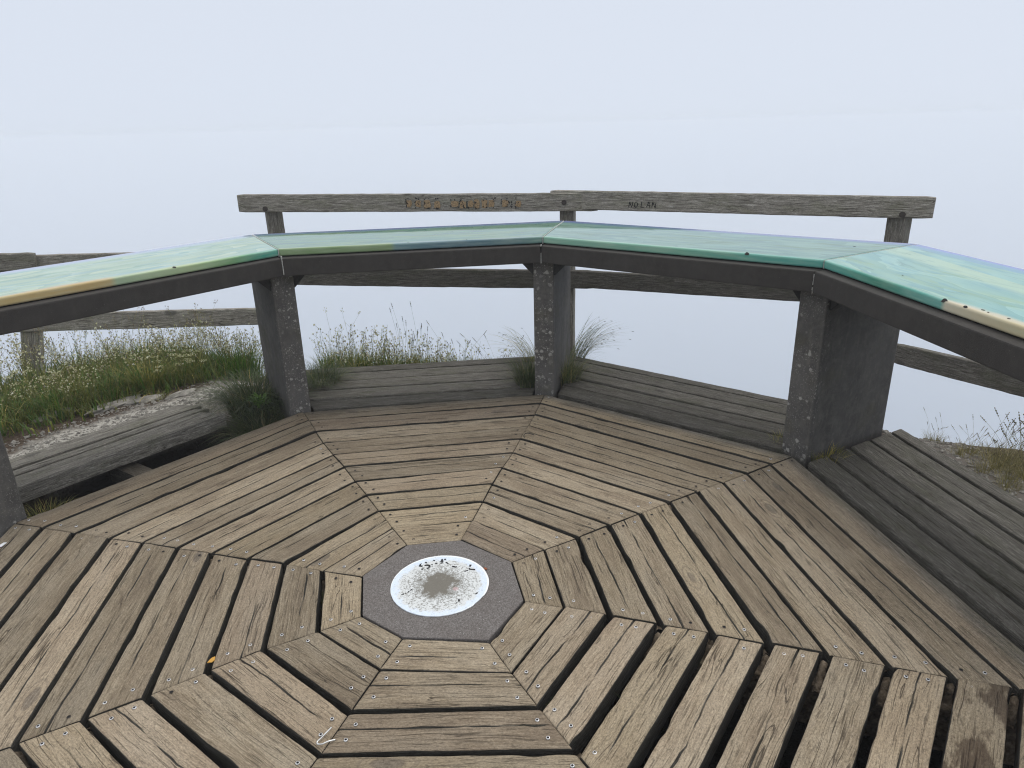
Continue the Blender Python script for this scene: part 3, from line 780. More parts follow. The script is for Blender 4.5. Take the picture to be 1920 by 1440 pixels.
# ================================================================ table slabs with painted panels
PAN = {
 1: panel_material('panorama_paint_left', 1.0, [(0.186, 0.340, 0.347), (0.244, 0.407, 0.340), (0.323, 0.459, 0.347), (0.172, 0.326, 0.211), (0.258, 0.414, 0.453), (0.358, 0.459, 0.287), (0.172, 0.340, 0.393)], [(0.301, 0.407, 0.484), (0.344, 0.400, 0.574)],
        [(0.0, (0.508, 0.426, 0.213)), (0.38, (0.459, 0.328, 0.139)), (0.43, (0.459, 0.361, 0.180)), (0.445, (0.328, 0.426, 0.271)), (0.62, (0.361, 0.459, 0.246)), (0.74, (0.180, 0.344, 0.164)), (0.83, (0.066, 0.295, 0.221)), (0.88, (0.098, 0.328, 0.246))], 2.4),
 0: panel_material('panorama_paint_back', 2.0, [(0.041, 0.152, 0.141), (0.058, 0.193, 0.136), (0.081, 0.213, 0.131), (0.107, 0.213, 0.077), (0.063, 0.187, 0.196), (0.116, 0.244, 0.141), (0.031, 0.137, 0.163)], [(0.098, 0.203, 0.272), (0.116, 0.152, 0.327)],
        [(0.0, (0.214, 0.298, 0.149)), (0.25, (0.191, 0.284, 0.134)), (0.435, (0.201, 0.285, 0.141)), (0.45, (0.134, 0.231, 0.246)), (0.62, (0.106, 0.180, 0.218)), (0.80, (0.118, 0.205, 0.211)), (0.85, (0.133, 0.247, 0.217))], 2.0),
 7: panel_material('panorama_paint_right', 3.0, [(0.045, 0.156, 0.155), (0.076, 0.219, 0.189), (0.116, 0.261, 0.205), (0.063, 0.172, 0.091), (0.089, 0.235, 0.240), (0.143, 0.282, 0.229), (0.040, 0.156, 0.171)], [(0.071, 0.178, 0.263), (0.108, 0.146, 0.355)],
        [(0.0, (0.214, 0.408, 0.310)), (0.30, (0.201, 0.395, 0.295)), (0.55, (0.163, 0.368, 0.267)), (0.75, (0.100, 0.327, 0.267)), (1.0, (0.082, 0.306, 0.267))], 1.4),
 6: panel_material('panorama_paint_near', 4.0, [(0.081, 0.279, 0.302), (0.136, 0.342, 0.338), (0.181, 0.380, 0.331), (0.202, 0.361, 0.216), (0.111, 0.317, 0.346), (0.202, 0.406, 0.360), (0.076, 0.273, 0.317)], [(0.111, 0.279, 0.389), (0.151, 0.209, 0.504)],
        [(0.0, (0.096, 0.352, 0.288)), (0.15, (0.096, 0.352, 0.288)), (0.30, (0.048, 0.256, 0.176)), (0.485, (0.112, 0.336, 0.288)), (0.495, (0.560, 0.512, 0.384)), (0.55, (0.528, 0.464, 0.320)), (0.70, (0.480, 0.416, 0.240)), (1.0, (0.480, 0.424, 0.272))], 1.2, 0.8),
}
SEG = {1: ('pale blue-green painted panorama table section at the left', (1, 2)),
       0: ('green painted panorama table section at the back, blue patch on its front lip', (0, 1)),
       7: ('teal painted panorama table section right of the middle support', (7, 0)),
       6: ('nearest turquoise panorama table section at the right with cream front lip', (6, 7))}
for s, (lab, (i, j)) in SEG.items():
    a, b = SPK[i], SPK[j]
    if b < a: b += 360
    mid = pol(1, (a + b) / 2)
    n = mid
    root = empty('panorama_table', lab, 'table', pol(1.91, (a + b) / 2) * 0.93 + Vector((0, 0, 0.828)), 'panorama table sections')
    O = root.location.copy(); tdir = Vector((n.y, -n.x, 0))
    Mloc = frame((0, 0, 0), tdir, n)                     # x along the edge, y outward
    Mi = (Matrix.Translation(O) @ Mloc).inverted()
    def corners(r0, r1, cutm):
        out = []
        for r, ang, sg in ((r0, b, 1), (r0, a, -1), (r1, a, -1), (r1, b, 1)):
            q = Mi @ (pol(r, ang) + Vector((0, 0, O.z))); out.append((q.x + sg * cutm, q.y))
        return out
    slab = bevelled_prism('slab', corners(1.91, 2.655, 0.0025), 0.0, 0.098, 0.007, 2)
    link('slab', slab, SLAB, root, Mloc)
    link('shadow_strip', bevelled_prism('shadow_strip', corners(1.985, 2.64, 0.012), 0.0985, 0.1025, 0), CHIP, root, Mloc)  # near-black inset strip, added to draw the thin shadow line under the panel
    # panel with its own local frame so that y=0 is the front lip
    pc = corners(1.968, 2.682, 0.003); y0 = (pc[0][1] + pc[1][1]) / 2
    pc = [(x, y - y0) for x, y in pc]
    pan = bevelled_prism('painted_panel', pc, 0.1026, 0.1410, 0.009, 3); pan.shade_smooth()
    for p_ in pan.polygons: p_.use_smooth = p_.area < 0.02
    po = link('painted_panel', pan, PAN[s], root, Mloc @ Matrix.Translation((0, y0, 0)))
    # chips broken out of the enamel
    chips = {1: [(0.165, 0.004, 0.139, 0.008, 1)], 0: [(-0.03, 0.03, 0.1412, 0.004, 0), (0.30, 0.02, 0.1412, 0.003, 0)],
             7: [(0.415, 0.004, 0.139, 0.010, 1), (0.80, 0.43, 0.1412, 0.006, 0)],
             6: [(-0.02, 0.004, 0.139, 0.012, 1), (0.08, 0.004, 0.139, 0.008, 1), (-0.42, 0.12, 0.1412, 0.004, 0), (0.13, 0.026, 0.1412, 0.006, 0), (0.16, 0.020, 0.1412, 0.004, 0), (0.24, 0.024, 0.1412, 0.005, 0)]}[s]
    for cx_, cy_, cz_, cr__, side in chips:
        k_ = 9; vv = []
        for q in range(k_):
            aa = 2 * math.pi * q / k_; rr = cr__ * rl.uniform(0.6, 1.15)
            vv.append((rr * math.cos(aa) * 1.3, rr * math.sin(aa) * (0.8 if side else 0.7), 0))
        Mc = Matrix.Translation((cx_, cy_, cz_)) @ Matrix.Rotation(rad(52) if side else rad(8 if cy_ < 0.015 else 0), 4, 'X')
        if side: Mc = Matrix.Translation((cx_, cy_ - 0.0002, cz_ + 0.0012)) @ Matrix.Rotation(rad(48), 4, 'X')
        elif cy_ < 0.015: Mc = Matrix.Translation((cx_, cy_, cz_ + 0.0012)) @ Matrix.Rotation(rad(14), 4, 'X')
        bmv = mesh('chip', [*vv, *[(x, y, 0.0008) for x, y, z in vv]], [tuple(range(k_, 2 * k_))] + [(q, (q + 1) % k_, k_ + (q + 1) % k_, k_ + q) for q in range(k_)])
        link('chip', bmv, CHIP, po, Mc)
# pale filler in the joints between the sections
for i, lab in ((0, 'pale filler strip in the table joint above the middle support'), (1, 'pale filler strip in the table joint above the spotted left support'), (7, 'thin filler strip in the table joint above the broad right support')):
    a = SPK[i]; w = {0: 0.0036, 1: 0.0044, 7: 0.0022}[i]
    jt = empty('joint_filler', lab, 'filler', pol(1.91, a) + Vector((0, 0, 0.828)))
    M = frame((0, 0, 0), pol(1, a), pol(1, a + 90))
    rj = random.Random(i)
    z = 0.0
    while z < 0.095:
        dz = rj.uniform(0.008, 0.020)
        if rj.random() < (0.8 if i != 7 else 0.4):
            link('filler_drop', bevelled_prism('filler_drop', [(0.001, -w / 2), (0.02, -w / 2), (0.02, w / 2), (0.001, w / 2)], z, z + dz * 0.9, 0.0005, 1), CAULK, jt, M @ Matrix.Translation((rj.uniform(-0.0025, 0), rj.uniform(-0.0008, 0.0008), 0)))
        z += dz
    link('filler_seam', bevelled_prism('filler_seam', [(0.058, -w / 2), (0.768, -w / 2), (0.768, w / 2), (0.058, w / 2)], 0.10, 0.1405, 0.001, 1), CAULK, jt, M)

# ================================================================ wooden fences behind
def board(name, p0, p1, hgt, thk, parent, rngb, pale=0.0, up=(0, 0, 1), wear=1.0):
    """p0->p1 run along the middle of the board; hgt along up"""
    p0, p1 = Vector(p0), Vector(p1); d = p1 - p0; L = d.length; so = rngb.random() * 50
    M = frame(p0, d, Vector(up).cross(d))                # z ~ up
    n_ = max(6, int(L / 0.05)); v, f = [], []
    for i in range(n_ + 1):
        x = L * i / n_
        wo_ = lambda k: wear * (0.0035 * fbm(x * 2.2, so, k) + 0.0022 * fbm(x * 11, so, k + 9) + 0.0012 * fbm(x * 40, so, k + 3))
        b_ = 0.006
        y0, y1 = -thk / 2 + wo_(1), thk / 2 + wo_(2); z0, z1 = -hgt / 2 + wo_(3), hgt / 2 + wo_(4)
        ee = 0.004 if i in (0, n_) else 0.0
        y0 += ee; y1 -= ee; z0 += ee; z1 -= ee
        for y, z in ((y0 + b_, z0), (y1 - b_, z0), (y1, z0 + b_), (y1, z1 - b_), (y1 - b_, z1), (y0 + b_, z1), (y0, z1 - b_), (y0, z0 + b_)): v.append((x, y, z))
    for i in range(n_):
        for j in range(8):
            a = i * 8 + j; b2 = i * 8 + (j + 1) % 8; f.append((a, b2, b2 + 8, a + 8))
    f.append(tuple(range(8))[::-1]); f.append(tuple(range(n_ * 8, n_ * 8 + 8)))
    me = mesh(name, v, f, False)
    o = link(name, me, WOOD, parent, Matrix.Translation(-parent.location) @ M)
    o['grey'] = 1.0; o['edge'] = 0.0; o['stain'] = 0.0; o['pale'] = pale
    return o, M
def bolt(parent, p, nrm, r=0.019):
    me = bevelled_prism('bolt', [(r * math.cos(2 * math.pi * k / 14), r * math.sin(2 * math.pi * k / 14)) for k in range(14)], 0, 0.012, 0.004, 2)
    nrm = Vector(nrm); M = frame(p, Vector((0, 0, 1)).cross(nrm), Vector((0, 0, 1)))
    link('bolt', me, RUST, parent, Matrix.Translation(-parent.location) @ M)
rb = random.Random(5)
fr_c = empty('wooden_fence', 'middle wooden rail fence standing highest, behind the table', 'fence', (0.6, 3.3, -0.6), 'rail fence sections along the edge')
up = (0, 0, 1)
rail1, M1 = board('rail', (-1.795, 3.36, 1.064), (0.935, 3.20, 1.021), 0.131, 0.042, fr_c, rb, 1.75)
rail2, M2 = board('rail', (0.592, 3.295, 1.040), (2.956, 2.37, 1.017), 0.136, 0.042, fr_c, rb, 1.0)
rail1['label'] = 'upper left rail with scraped tan lettering'; rail2['label'] = 'upper right rail with a scratched name'
board('rail', (-1.76, 3.375, 0.502), (0.910, 3.20, 0.438), 0.141, 0.042, fr_c, rb, -0.1)
board('rail', (0.56, 3.31, 0.446), (2.80, 2.44, 0.432), 0.132, 0.042, fr_c, rb, -0.15)
for (x, y), w in (((-1.560, 3.425), 0.118), ((0.720, 3.305), 0.110), ((2.815, 2.490), 0.118)):
    n_ = Vector((-x, -y + 0.3, 0)).normalized()
    board('post', (x, y, -0.9), (x, y, {0.110: 1.06}.get(w, 1.05)), 0.10, w, fr_c, rb, 0.8, up=n_)
bolt(fr_c, (-1.586, 3.3265, 1.021), (-0.06, -1, 0)); bolt(fr_c, (0.683, 3.192, 1.026), (-0.06, -1, 0)); bolt(fr_c, (2.787, 2.415, 0.975), (-0.365, -0.93, 0))
fr_l = empty('wooden_fence', 'lower weathered rail fence running off to the left behind the wild flowers', 'fence', (-3.44, 2.97, -0.7), 'rail fence sections along the edge')
board('rail', (-1.62, 3.47, 0.630), (-4.9, 2.62, 0.762), 0.125, 0.045, fr_l, rb, 0.8, wear=1.6)
board('rail', (-1.62, 3.47, 0.145), (-4.9, 2.62, 0.355), 0.138, 0.045, fr_l, rb, 1.2, wear=1.6)
board('post', (-3.66, 3.06, -0.85), (-3.30, 3.06, 0.74), 0.115, 0.125, fr_l, rb, 1.6, up=(0.3, -1, 0), wear=2.0)
board('rail', (-3.22, 3.01, 0.722), (-4.9, 2.60, 0.79), 0.125, 0.045, fr_l, rb, 0.8, wear=1.6)
fr_r = empty('wooden_fence', 'lower rail fence dropping away to the right past the broad support', 'fence', (3.2, 1.3, -0.7), 'rail fence sections along the edge')
board('rail', (2.86, 2.36, 0.066), (3.50, 0.10, 0.300), 0.135, 0.045, fr_r, rb, 0.3)
board('rail', (2.86, 2.36, 0.60), (3.50, 0.10, 0.80), 0.130, 0.045, fr_r, rb, 0.3)
board('post', (3.42, 0.50, -0.8), (3.42, 0.50, 0.90), 0.115, 0.115, fr_r, rb, -0.05, up=(-1, 0, 0))

# ---- writing on the rails (flaked paint / scratches on the rail face)
def write_on(rail, text, x0, h, adv, zc, w, keep, mat, yface, step=0.006, skew=0.0):
    x = x0
    for ch in text:
        vv, ff = glyph_strips(scaled(ch, adv * 0.68, h), w, keep, rl, 0, lambda a, b_, z: (x + a + skew * b_, yface, zc + b_ - h / 2 + rl.uniform(-0.0008, 0.0008)), step)
        if ff: link('letter', mesh('letter', vv, ff), mat, rail)
        x += adv
yf = -0.0268
# local x of board runs left->right, local y points away from the deck
def patches(rail, spans, mat, yface):
    for x0, x1, z0, z1 in spans:
        n_ = 12; v = []
        for k in range(n_):
            a = 2 * math.pi * k / n_; q = rl.uniform(0.75, 1.12)
            ex = math.copysign(abs(math.cos(a)) ** 0.5, math.cos(a)); ez = math.copysign(abs(math.sin(a)) ** 0.5, math.sin(a))
            v.append(((x0 + x1) / 2 + (x1 - x0) / 2 * ex * q, yface, (z0 + z1) / 2 + (z1 - z0) / 2 * ez * q))
        link('scraped_patch', mesh('scraped_patch', v, [tuple(range(n_))]), mat, rail)
LX = lambda px: (px - 450) / 671.0 * 2.735
sp_ = []
for a, b_ in ((769, 780), (785, 797), (801, 815), (820, 832), (851, 867), (868, 880), (883, 894), (895, 906), (908, 920), (921, 932), (946, 958), (970, 982)):
    sp_.append((LX(a), LX(b_), -0.035 + rl.uniform(-.008, .006), 0.022 + rl.uniform(-.008, .006)))
patches(rail1, sp_, TAN, yf)
write_on(rail1, 'FREE', LX(768), 0.072, 0.069, -0.002, 0.009, 0.40, SCRATCH, yf - 0.0008)
write_on(rail1, 'PALESTINE', LX(851), 0.072, 0.0605, -0.002, 0.008, 0.34, SCRATCH, yf - 0.0008)
write_on(rail2, 'NO', 0.60, 0.040, 0.038, -0.022, 0.006, 0.92, SCRATCH, yf, skew=0.15)
write_on(rail2, 'LAN', 0.688, 0.040, 0.040, -0.020, 0.0055, 0.85, SCRATCH, yf, skew=0.1)

# ================================================================ plants
class MB:
    def __init__(s): s.v, s.f, s.t, s.mi = [], [], [], []
    def blade(s, p, d, h, w, bend, tint, segs=4, mi=0, taper=0.7):
        """tapered blade: p base, d horizontal lean direction (unit), bend = how far the tip leans / h"""
        side = Vector((-d.y, d.x, 0)) * w / 2
        b = len(s.v)
        for i in range(segs + 1):
            u = i / segs
            q = p + Vector((d.x * bend * h * u * u, d.y * bend * h * u * u, h * (u - 0.42 * min(bend, 1.6) * u * u * u)))
            ww = side * (1 - u) ** taper if i < segs else side * 0
            if i < segs: s.v += [q - ww, q + ww]
            else: s.v.append(q)
        for i in range(segs):
            a = b + 2 * i
            s.f.append((a, a + 1, a + 3, a + 2) if i < segs - 1 else (a, a + 1, a + 2)); s.t.append(tint); s.mi.append(mi)
        return s.v[-1]
    def stick(s, p, q, w, tint, mi=0):
        d = (q - p); side = Vector((d.y, -d.x, 0)); side = side.normalized() if side.length > 1e-6 else Vector((1, 0, 0))
        o2 = d.cross(side).normalized()
        b = len(s.v)
        for c, k in ((p, w), (q, w * 0.6)):
            for a in (0, 2.1, 4.2): s.v.append(c + (side * math.cos(a) + o2 * math.sin(a)) * k / 2)
        for j in range(3): s.f.append((b + j, b + (j + 1) % 3, b + 3 + (j + 1) % 3, b + 3 + j)); s.t.append(tint); s.mi.append(mi)
    def bud(s, p, r, tint, mi, el=1.4, ax=None):
        ax = (ax or Vector((0, 0, 1))).normalized(); u = ax.orthogonal().normalized(); w = ax.cross(u); b = len(s.v)
        s.v.append(p - ax * r * el)
        for k in range(5): s.v.append(p + (u * math.cos(k * 1.2566) + w * math.sin(k * 1.2566)) * r)
        s.v.append(p + ax * r * el)
        for k in range(5):
            k2 = (k + 1) % 5
            s.f += [(b, b + 1 + k2, b + 1 + k), (b + 6, b + 1 + k, b + 1 + k2)]; s.t += [tint] * 2; s.mi += [mi] * 2
    def petals(s, p, r, tint, mi, rg, n=5):
        ax = Vector((rg.uniform(-1, 1), rg.uniform(-1, 0.6), rg.uniform(0.1, 1))).normalized(); u = ax.orthogonal().normalized(); w = ax.cross(u)
        for k in range(n):
            a = k * 2 * math.pi / n; d = u * math.cos(a) + w * math.sin(a); e_ = u * math.cos(a + .5) + w * math.sin(a + .5); g_ = u * math.cos(a - .5) + w * math.sin(a - .5)
            b = len(s.v); s.v += [p, p + g_ * r * .75 + ax * r * .15, p + d * r + ax * r * .25, p + e_ * r * .75 + ax * r * .15]
            s.f.append((b, b + 1, b + 2, b + 3)); s.t.append(tint); s.mi.append(mi)
    def build(s, name, mats):
        me = bpy.data.meshes.new(name); me.from_pydata([tuple(q) for q in s.v], [], s.f)
        for mt in mats: me.materials.append(mt)
        me.polygons.foreach_set('material_index', s.mi)
        at = me.attributes.new('tint', 'FLOAT', 'FACE'); at.data.foreach_set('value', s.t)
        me.update(); return me
def udir(rg): a = rg.uniform(0, 6.2832); return Vector((math.cos(a), math.sin(a), 0))
def tuft_mesh(rg, n, rad_, h, w, bend, mat, dry=0.2, drop=0.0):
    b = MB()
    for _ in range(n):
        d = udir(rg); rr = rad_ * math.sqrt(rg.random())
        p = Vector((d.x * rr, d.y * rr, -0.02 - drop * rr))
        d2 = (d + udir(rg) * 0.6).normalized()
        hh = h * rg.uniform(0.55, 1.1)
        tint = rg.uniform(0.75, 1.0) if rg.random() < dry else rg.uniform(0, 0.7)
        b.blade(p, d2, hh, w * rg.uniform(0.7, 1.3), bend * rg.uniform(0.25, 1.25), tint)
    return b.build('grass_tuft', [mat])
def seed_stem(b, rg, p, h, lean, mi_st=0, mi_hd=1, head=0.03, kind='spike'):
    d = udir(rg); q = p; n_ = 4
    for i in range(n_):
        u = (i + 1) / n_
        q2 = p + Vector((d.x * lean * h * u * u, d.y * lean * h * u * u, h * u))
        b.stick(q, q2, 0.0016, rg.uniform(0.3, 0.9), mi_st); q, ax = q2, (q2 - q)
    ax = ax.normalized()
    if kind == 'spike':
        for k in range(4): b.bud(q + ax * (k - 1.2) * head * 0.42, 0.0042 * (1 - abs(k - 1.5) * 0.22), rg.random(), mi_hd, 2.0, ax)
    else:
        for k in range(6):
            o_ = udir(rg) * rg.uniform(0.004, 0.014) + ax * rg.uniform(-0.03, 0.02)
            b.bud(q + o_, 0.0035, rg.random(), mi_hd, 1.6, ax)
def flowering(rg, n_st, h, spread, nfl, mats=None, petal=0.5, leafy=30):
    """bushy campion-like plant: leafy base, branching stems, cream flowers and bladder calyces"""
    b = MB()
    for _ in range(leafy):
        d = udir(rg); b.blade(Vector((d.x * rg.uniform(0, spread), d.y * rg.uniform(0, spread), -0.02)), d, h * rg.uniform(0.3, 0.72), rg.uniform(0.006, 0.013), rg.uniform(0.2, 0.8), rg.uniform(0, 0.75), 4, 0)
    for _ in range(n_st):
        d = udir(rg); base = Vector((d.x * spread * rg.random() * .7, d.y * spread * rg.random() * .7, 0))
        top = base + Vector((d.x * spread * rg.uniform(.2, 1.1), d.y * spread * rg.uniform(.2, 1.1), h * rg.uniform(0.72, 1.0)))
        mid = base.lerp(top, 0.55) + udir(rg) * 0.012
        b.stick(base, mid, 0.0030, rg.uniform(0.2, 0.8)); b.stick(mid, top, 0.0022, rg.uniform(0.2, 0.8))
        for k in range(4):
            q = mid.lerp(base, rg.uniform(0, .6)); b.blade(q, udir(rg), rg.uniform(0.03, 0.06), 0.008, 1.0, rg.uniform(0, 0.6), 3, 0)
        for k in range(nfl):
            s0 = mid.lerp(top, rg.uniform(0.2, 1.0)); e_ = s0 + udir(rg) * rg.uniform(0.008, 0.045) + Vector((0, 0, rg.uniform(0.005, 0.05)))
            b.stick(s0, e_, 0.0013, rg.uniform(0.2, 0.9))
            if rg.random() < petal: b.petals(e_, rg.uniform(0.0055, 0.0105), rg.random(), 1, rg)
            b.bud(e_ - Vector((0, 0, 0.004)), rg.uniform(0.0034, 0.0055), rg.random(), 2 if rg.random() < 0.6 else 1, 1.35)
    return b.build('flowering_plant', mats or [G_OLIVE, FLOWER, CALYX])
rp_ = random.Random(21)
def place(name, me, x, y, z=None, rz=None, s=1.0, label=None, cat=None, group=None):
    o = link(name, me); o.location = (x, y, gh(x, y) if z is None else z)
    o.rotation_euler = (0, 0, rp_.uniform(0, 6.28) if rz is None else rz); o.scale = (s, s, s)
    if label: tag(o, label, cat, group)
    return o
# ---- wild bed on the left: flowering plants in two loose rows
FM = [flowering(random.Random(100 + i), 10, 0.46, 0.16, 8, petal=0.30 + 0.1 * i, mats=[(G_OLIVE, G_LUSH)[i % 2], FLOWER, CALYX]) for i in range(4)]
FM2 = [flowering(random.Random(130 + i), 10, 0.40, 0.13, 8, petal=0.75) for i in range(3)]
LF = 'cream-flowered wild plant in the bed in front of the left fence'
n_bed = NV[1]; t_bed = Vector((-n_bed.y, n_bed.x, 0))
spots = []
rbp = random.Random(77)
NB_ = 66
for i in range(NB_):
    tt = -1.75 + 2.6 * (i + rbp.random()) / NB_; dd = rbp.uniform(3.22, 3.62 + 0.75 * sm((tt + 1.7) / 1.4))
    q = n_bed * dd + t_bed * tt
    spots.append((q.x, q.y))
for i, (x, y) in enumerate(spots):
    place('flowering_plant', (FM + FM2)[i % 7], x, y, s=rbp.uniform(0.66, 1.04), label=LF, cat='wild flower', group='cream flowers of the left bed')
for i, (x, y, lab) in enumerate(((-2.62, 2.95, 'tall dark seed stems rising to the lower left rail'), (-2.15, 3.05, 'tall thin seed stems near the bright green clump'), (-3.15, 2.75, 'dark seed stems behind the leaning grey post'))):
    b = MB(); rs = random.Random(400 + i)
    for _ in range(14):
        d = udir(rs); seed_stem(b, rs, Vector((d.x * 0.16 * rs.random(), d.y * 0.16 * rs.random(), 0)), rs.uniform(0.36, 0.56), rs.uniform(0.05, 0.35), 0, 1, 0.03, 'pan')
    place('seed_grass', b.build('seed_grass', [G_OLIVE, CALYX]), x, y, label=lab, cat='grass')
# flat-topped yarrow heads low in the bed
def yarrow(rg):
    b = MB()
    for _ in range(26): d = udir(rg); b.blade(Vector((d.x * .03, d.y * .03, -0.02)), d, rg.uniform(0.06, 0.14), 0.008, rg.uniform(.3, .9), rg.uniform(0, .7), 3, 0)
    for _ in range(5):
        d = udir(rg); top = Vector((d.x * rg.uniform(.02, .09), d.y * rg.uniform(.02, .09), rg.uniform(0.15, 0.24))); b.stick(Vector((0, 0, 0)), top, 0.003, 0.5, 0)
        for _ in range(26):
            e_ = top + udir(rg) * 0.030 * math.sqrt(rg.random()) + Vector((0, 0, rg.uniform(-.003, .006))); b.stick(top - Vector((0, 0, .02)), e_, 0.001, 0.4, 0); b.petals(e_, 0.0052, rg.random(), 1, rg)
    return b.build('yarrow', [G_OLIVE, FLOWER])
YM = [yarrow(random.Random(300 + i)) for i in range(3)]
for i, (x, y, lab) in enumerate(((-2.06, 2.52, 'cream yarrow heads right of the olive tuft'), (-1.98, 2.62, 'pale yellow yarrow heads at the right of the left bed'), (-2.14, 2.42, 'low cream yarrow in front of the olive tuft'), (-2.90, 2.42, 'small cream yarrow below the grey fence post'), (-3.06, 2.30, 'cream yarrow near the left picture edge'))):
    place('yarrow', YM[i % 3], x, y, label=lab, cat='wild flower')
# dark leafy undergrowth, too dense to count
ub = MB(); ru = random.Random(9)
for _ in range(11000):
    tt = ru.uniform(-1.95, 1.0); dd = 3.02 + 1.45 * ru.random() ** 0.9
    if dd < 3.15 + 0.10 * fbm(tt * 3, 0, 0): 
        if ru.random() < 0.75: continue
    q = n_bed * dd + t_bed * tt; z = gh(q.x, q.y) - 0.01
    d = udir(ru); hh = ru.uniform(0.07, 0.26) * (0.6 + 0.4 * sm((dd - 3.05) / 0.4))
    ub.blade(Vector((q.x, q.y, z)), d, hh, ru.uniform(0.004, 0.013), ru.uniform(0.2, 1.0), ru.random() if ru.random() < 0.25 else ru.uniform(0, 0.6), 3, 0 if ru.random() < 0.6 else 1)
o = link('undergrowth', ub.build('undergrowth', [G_OLIVE, G_LUSH])); o['kind'] = 'stuff'; tag(o, 'dense dark green undergrowth of the left flower bed', 'undergrowth')
# single tufts one can tell apart
TUFTS = [
 ('olive pampas-like grass tuft in the middle of the left bed', -2.28, 2.46, 300, 0.10, 0.30, 0.0042, 0.7, G_OLIVE, 0.32),
 ('spiky yellow-green grass tuft beside the grey fence post', -2.72, 2.28, 220, 0.10, 0.27, 0.0045, 0.8, G_OLIVE, 0.22),
 ('bright green leafy clump at the right of the left bed', -1.86, 2.98, 330, 0.17, 0.34, 0.0075, 0.45, G_LUSH, 0.03),
 ('low dark tussock at the far left of the bed', -3.10, 2.22, 200, 0.12, 0.20, 0.0045, 0.9, G_DARK, 0.2),
 ('short straw tuft at the edge of the chalk path', -2.46, 2.20, 120, 0.07, 0.14, 0.0035, 1.0, G_STRAW, 0.4),
 ('flat yellow moss-like tuft on the chalk at the left', -2.62, 1.86, 420, 0.20, 0.045, 0.0030, 0.8, G_STRAW, 0.4),
 ('small green tuft on the chalk below the wild flowers', -2.10, 2.22, 80, 0.06, 0.10, 0.0035, 1.0, G_OLIVE, 0.3)]
for lab, x, y, n_, r, h, w, bd, mt, dry in TUFTS:
    place('grass_tuft', tuft_mesh(rp_, n_, r, h, w, bd, mt, dry), x, y, label=lab, cat='grass tuft')
# large fescue cushions round the supports
place('grass_tuft', tuft_mesh(rp_, 1500, 0.17, 0.28, 0.0046, 1.25, G_DARK, 0.12), -1.36, 1.99, -0.07, label='big drooping dark grass cushion left of the spotted support', cat='grass tuft')
place('grass_tuft', tuft_mesh(rp_, 1000, 0.14, 0.20, 0.0040, 1.5, G_DARK, 0.16), -1.26, 1.75, -0.15, label='dark grass hanging into the gap at the foot of the spotted support', cat='grass tuft')
place('grass_tuft', tuft_mesh(rp_, 1000, 0.13, 0.20, 0.0028, 1.3, G_DARK, 0.10), -1.02, 2.24, -0.02, label='dark grass clump right of the spotted support', cat='grass tuft')
place('grass_tuft', tuft_mesh(rp_, 700, 0.075, 0.29, 0.0026, 0.8, G_DARK, 0.12), 0.375, 2.13, -0.03, label='upright grass clump left of the middle support', cat='grass tuft')
place('grass_tuft', tuft_mesh(rp_, 650, 0.085, 0.25, 0.0026, 0.9, G_DARK, 0.35), 0.630, 2.20, -0.03, label='rusty-tipped grass clump right of the middle support', cat='grass tuft')
place('grass_tuft', tuft_mesh(rp_, 230, 0.075, 0.10, 0.0022, 0.9, G_OLIVE, 0.45), 1.83, 1.00, -0.02, label='short straw-coloured grass at the foot of the broad support', cat='grass tuft')
place('grass_tuft', tuft_mesh(rp_, 90, 0.04, 0.09, 0.0022, 0.8, G_OLIVE, 0.3), 1.665, 1.185, -0.02, label='tiny grass patch on the hidden side of the broad support', cat='grass tuft')
place('grass_tuft', tuft_mesh(rp_, 260, 0.10, 0.10, 0.0024, 1.2, G_OLIVE, 0.3), -1.93, 0.72, -0.10, label='thin grass at the foot of the left-edge support', cat='grass tuft')
# broad-leaved weed in the left cushion
wb = MB(); rw = random.Random(4)
for _ in range(60):
    d = udir(rw); p = Vector((d.x * rw.uniform(0, .05), d.y * rw.uniform(0, .05), rw.uniform(0, .06)))
    wb.blade(p, d, rw.uniform(0.02, 0.045), 0.016, 1.2, rw.uniform(0.2, 0.7), 3)
place('leafy_weed', wb.build('leafy_weed', [G_LUSH]), -1.24, 1.74, 0.03, label='small bright green weed in the dark grass by the spotted support', cat='weed')
# arching seed grass behind the middle support
def seed_clump(rg, n, r, h, lean, kind, mats, blades=40):
    b = MB()
    for _ in range(blades):
        d = udir(rg); b.blade(Vector((d.x * r * rg.random(), d.y * r * rg.random(), -0.02)), d, h * rg.uniform(0.2, 0.55), 0.0035, rg.uniform(0.2, 0.9), rg.random(), 4, 0)
    for _ in range(n):
        d = udir(rg); seed_stem(b, rg, Vector((d.x * r * rg.random(), d.y * r * rg.random(), 0)), h * rg.uniform(0.55, 1.0), lean * rg.uniform(0.3, 1.2), 0, 1, 0.03, kind)
    return b.build('seed_grass', mats)
def arching(rg, n, h, dirx, mats):
    b = MB()
    for _ in range(n):
        d = Vector((dirx * rg.uniform(0.4, 1.0), rg.uniform(-0.6, 0.6), 0)).normalized()
        p = Vector((rg.uniform(-.05, .05), rg.uniform(-.05, .05), 0)); hh = h * rg.uniform(0.55, 1.05); bd = rg.uniform(0.35, 0.95)
        tip = b.blade(p, d, hh, 0.0032, bd, rg.uniform(0.2, 1.0), 7, 0, 0.25)
        if rg.random() < 0.28: b.bud(tip, 0.0020, rg.random(), 1, 6.0, Vector((d.x, d.y, -0.2 * bd)))
    return b.build('seed_grass', mats)
place('seed_grass', arching(random.Random(1), 150, 0.50, 1.0, [G_DARK, SEED]), 0.72, 2.66, -0.14, 0.0, label='fine arching seed grass right of the middle support', cat='grass')
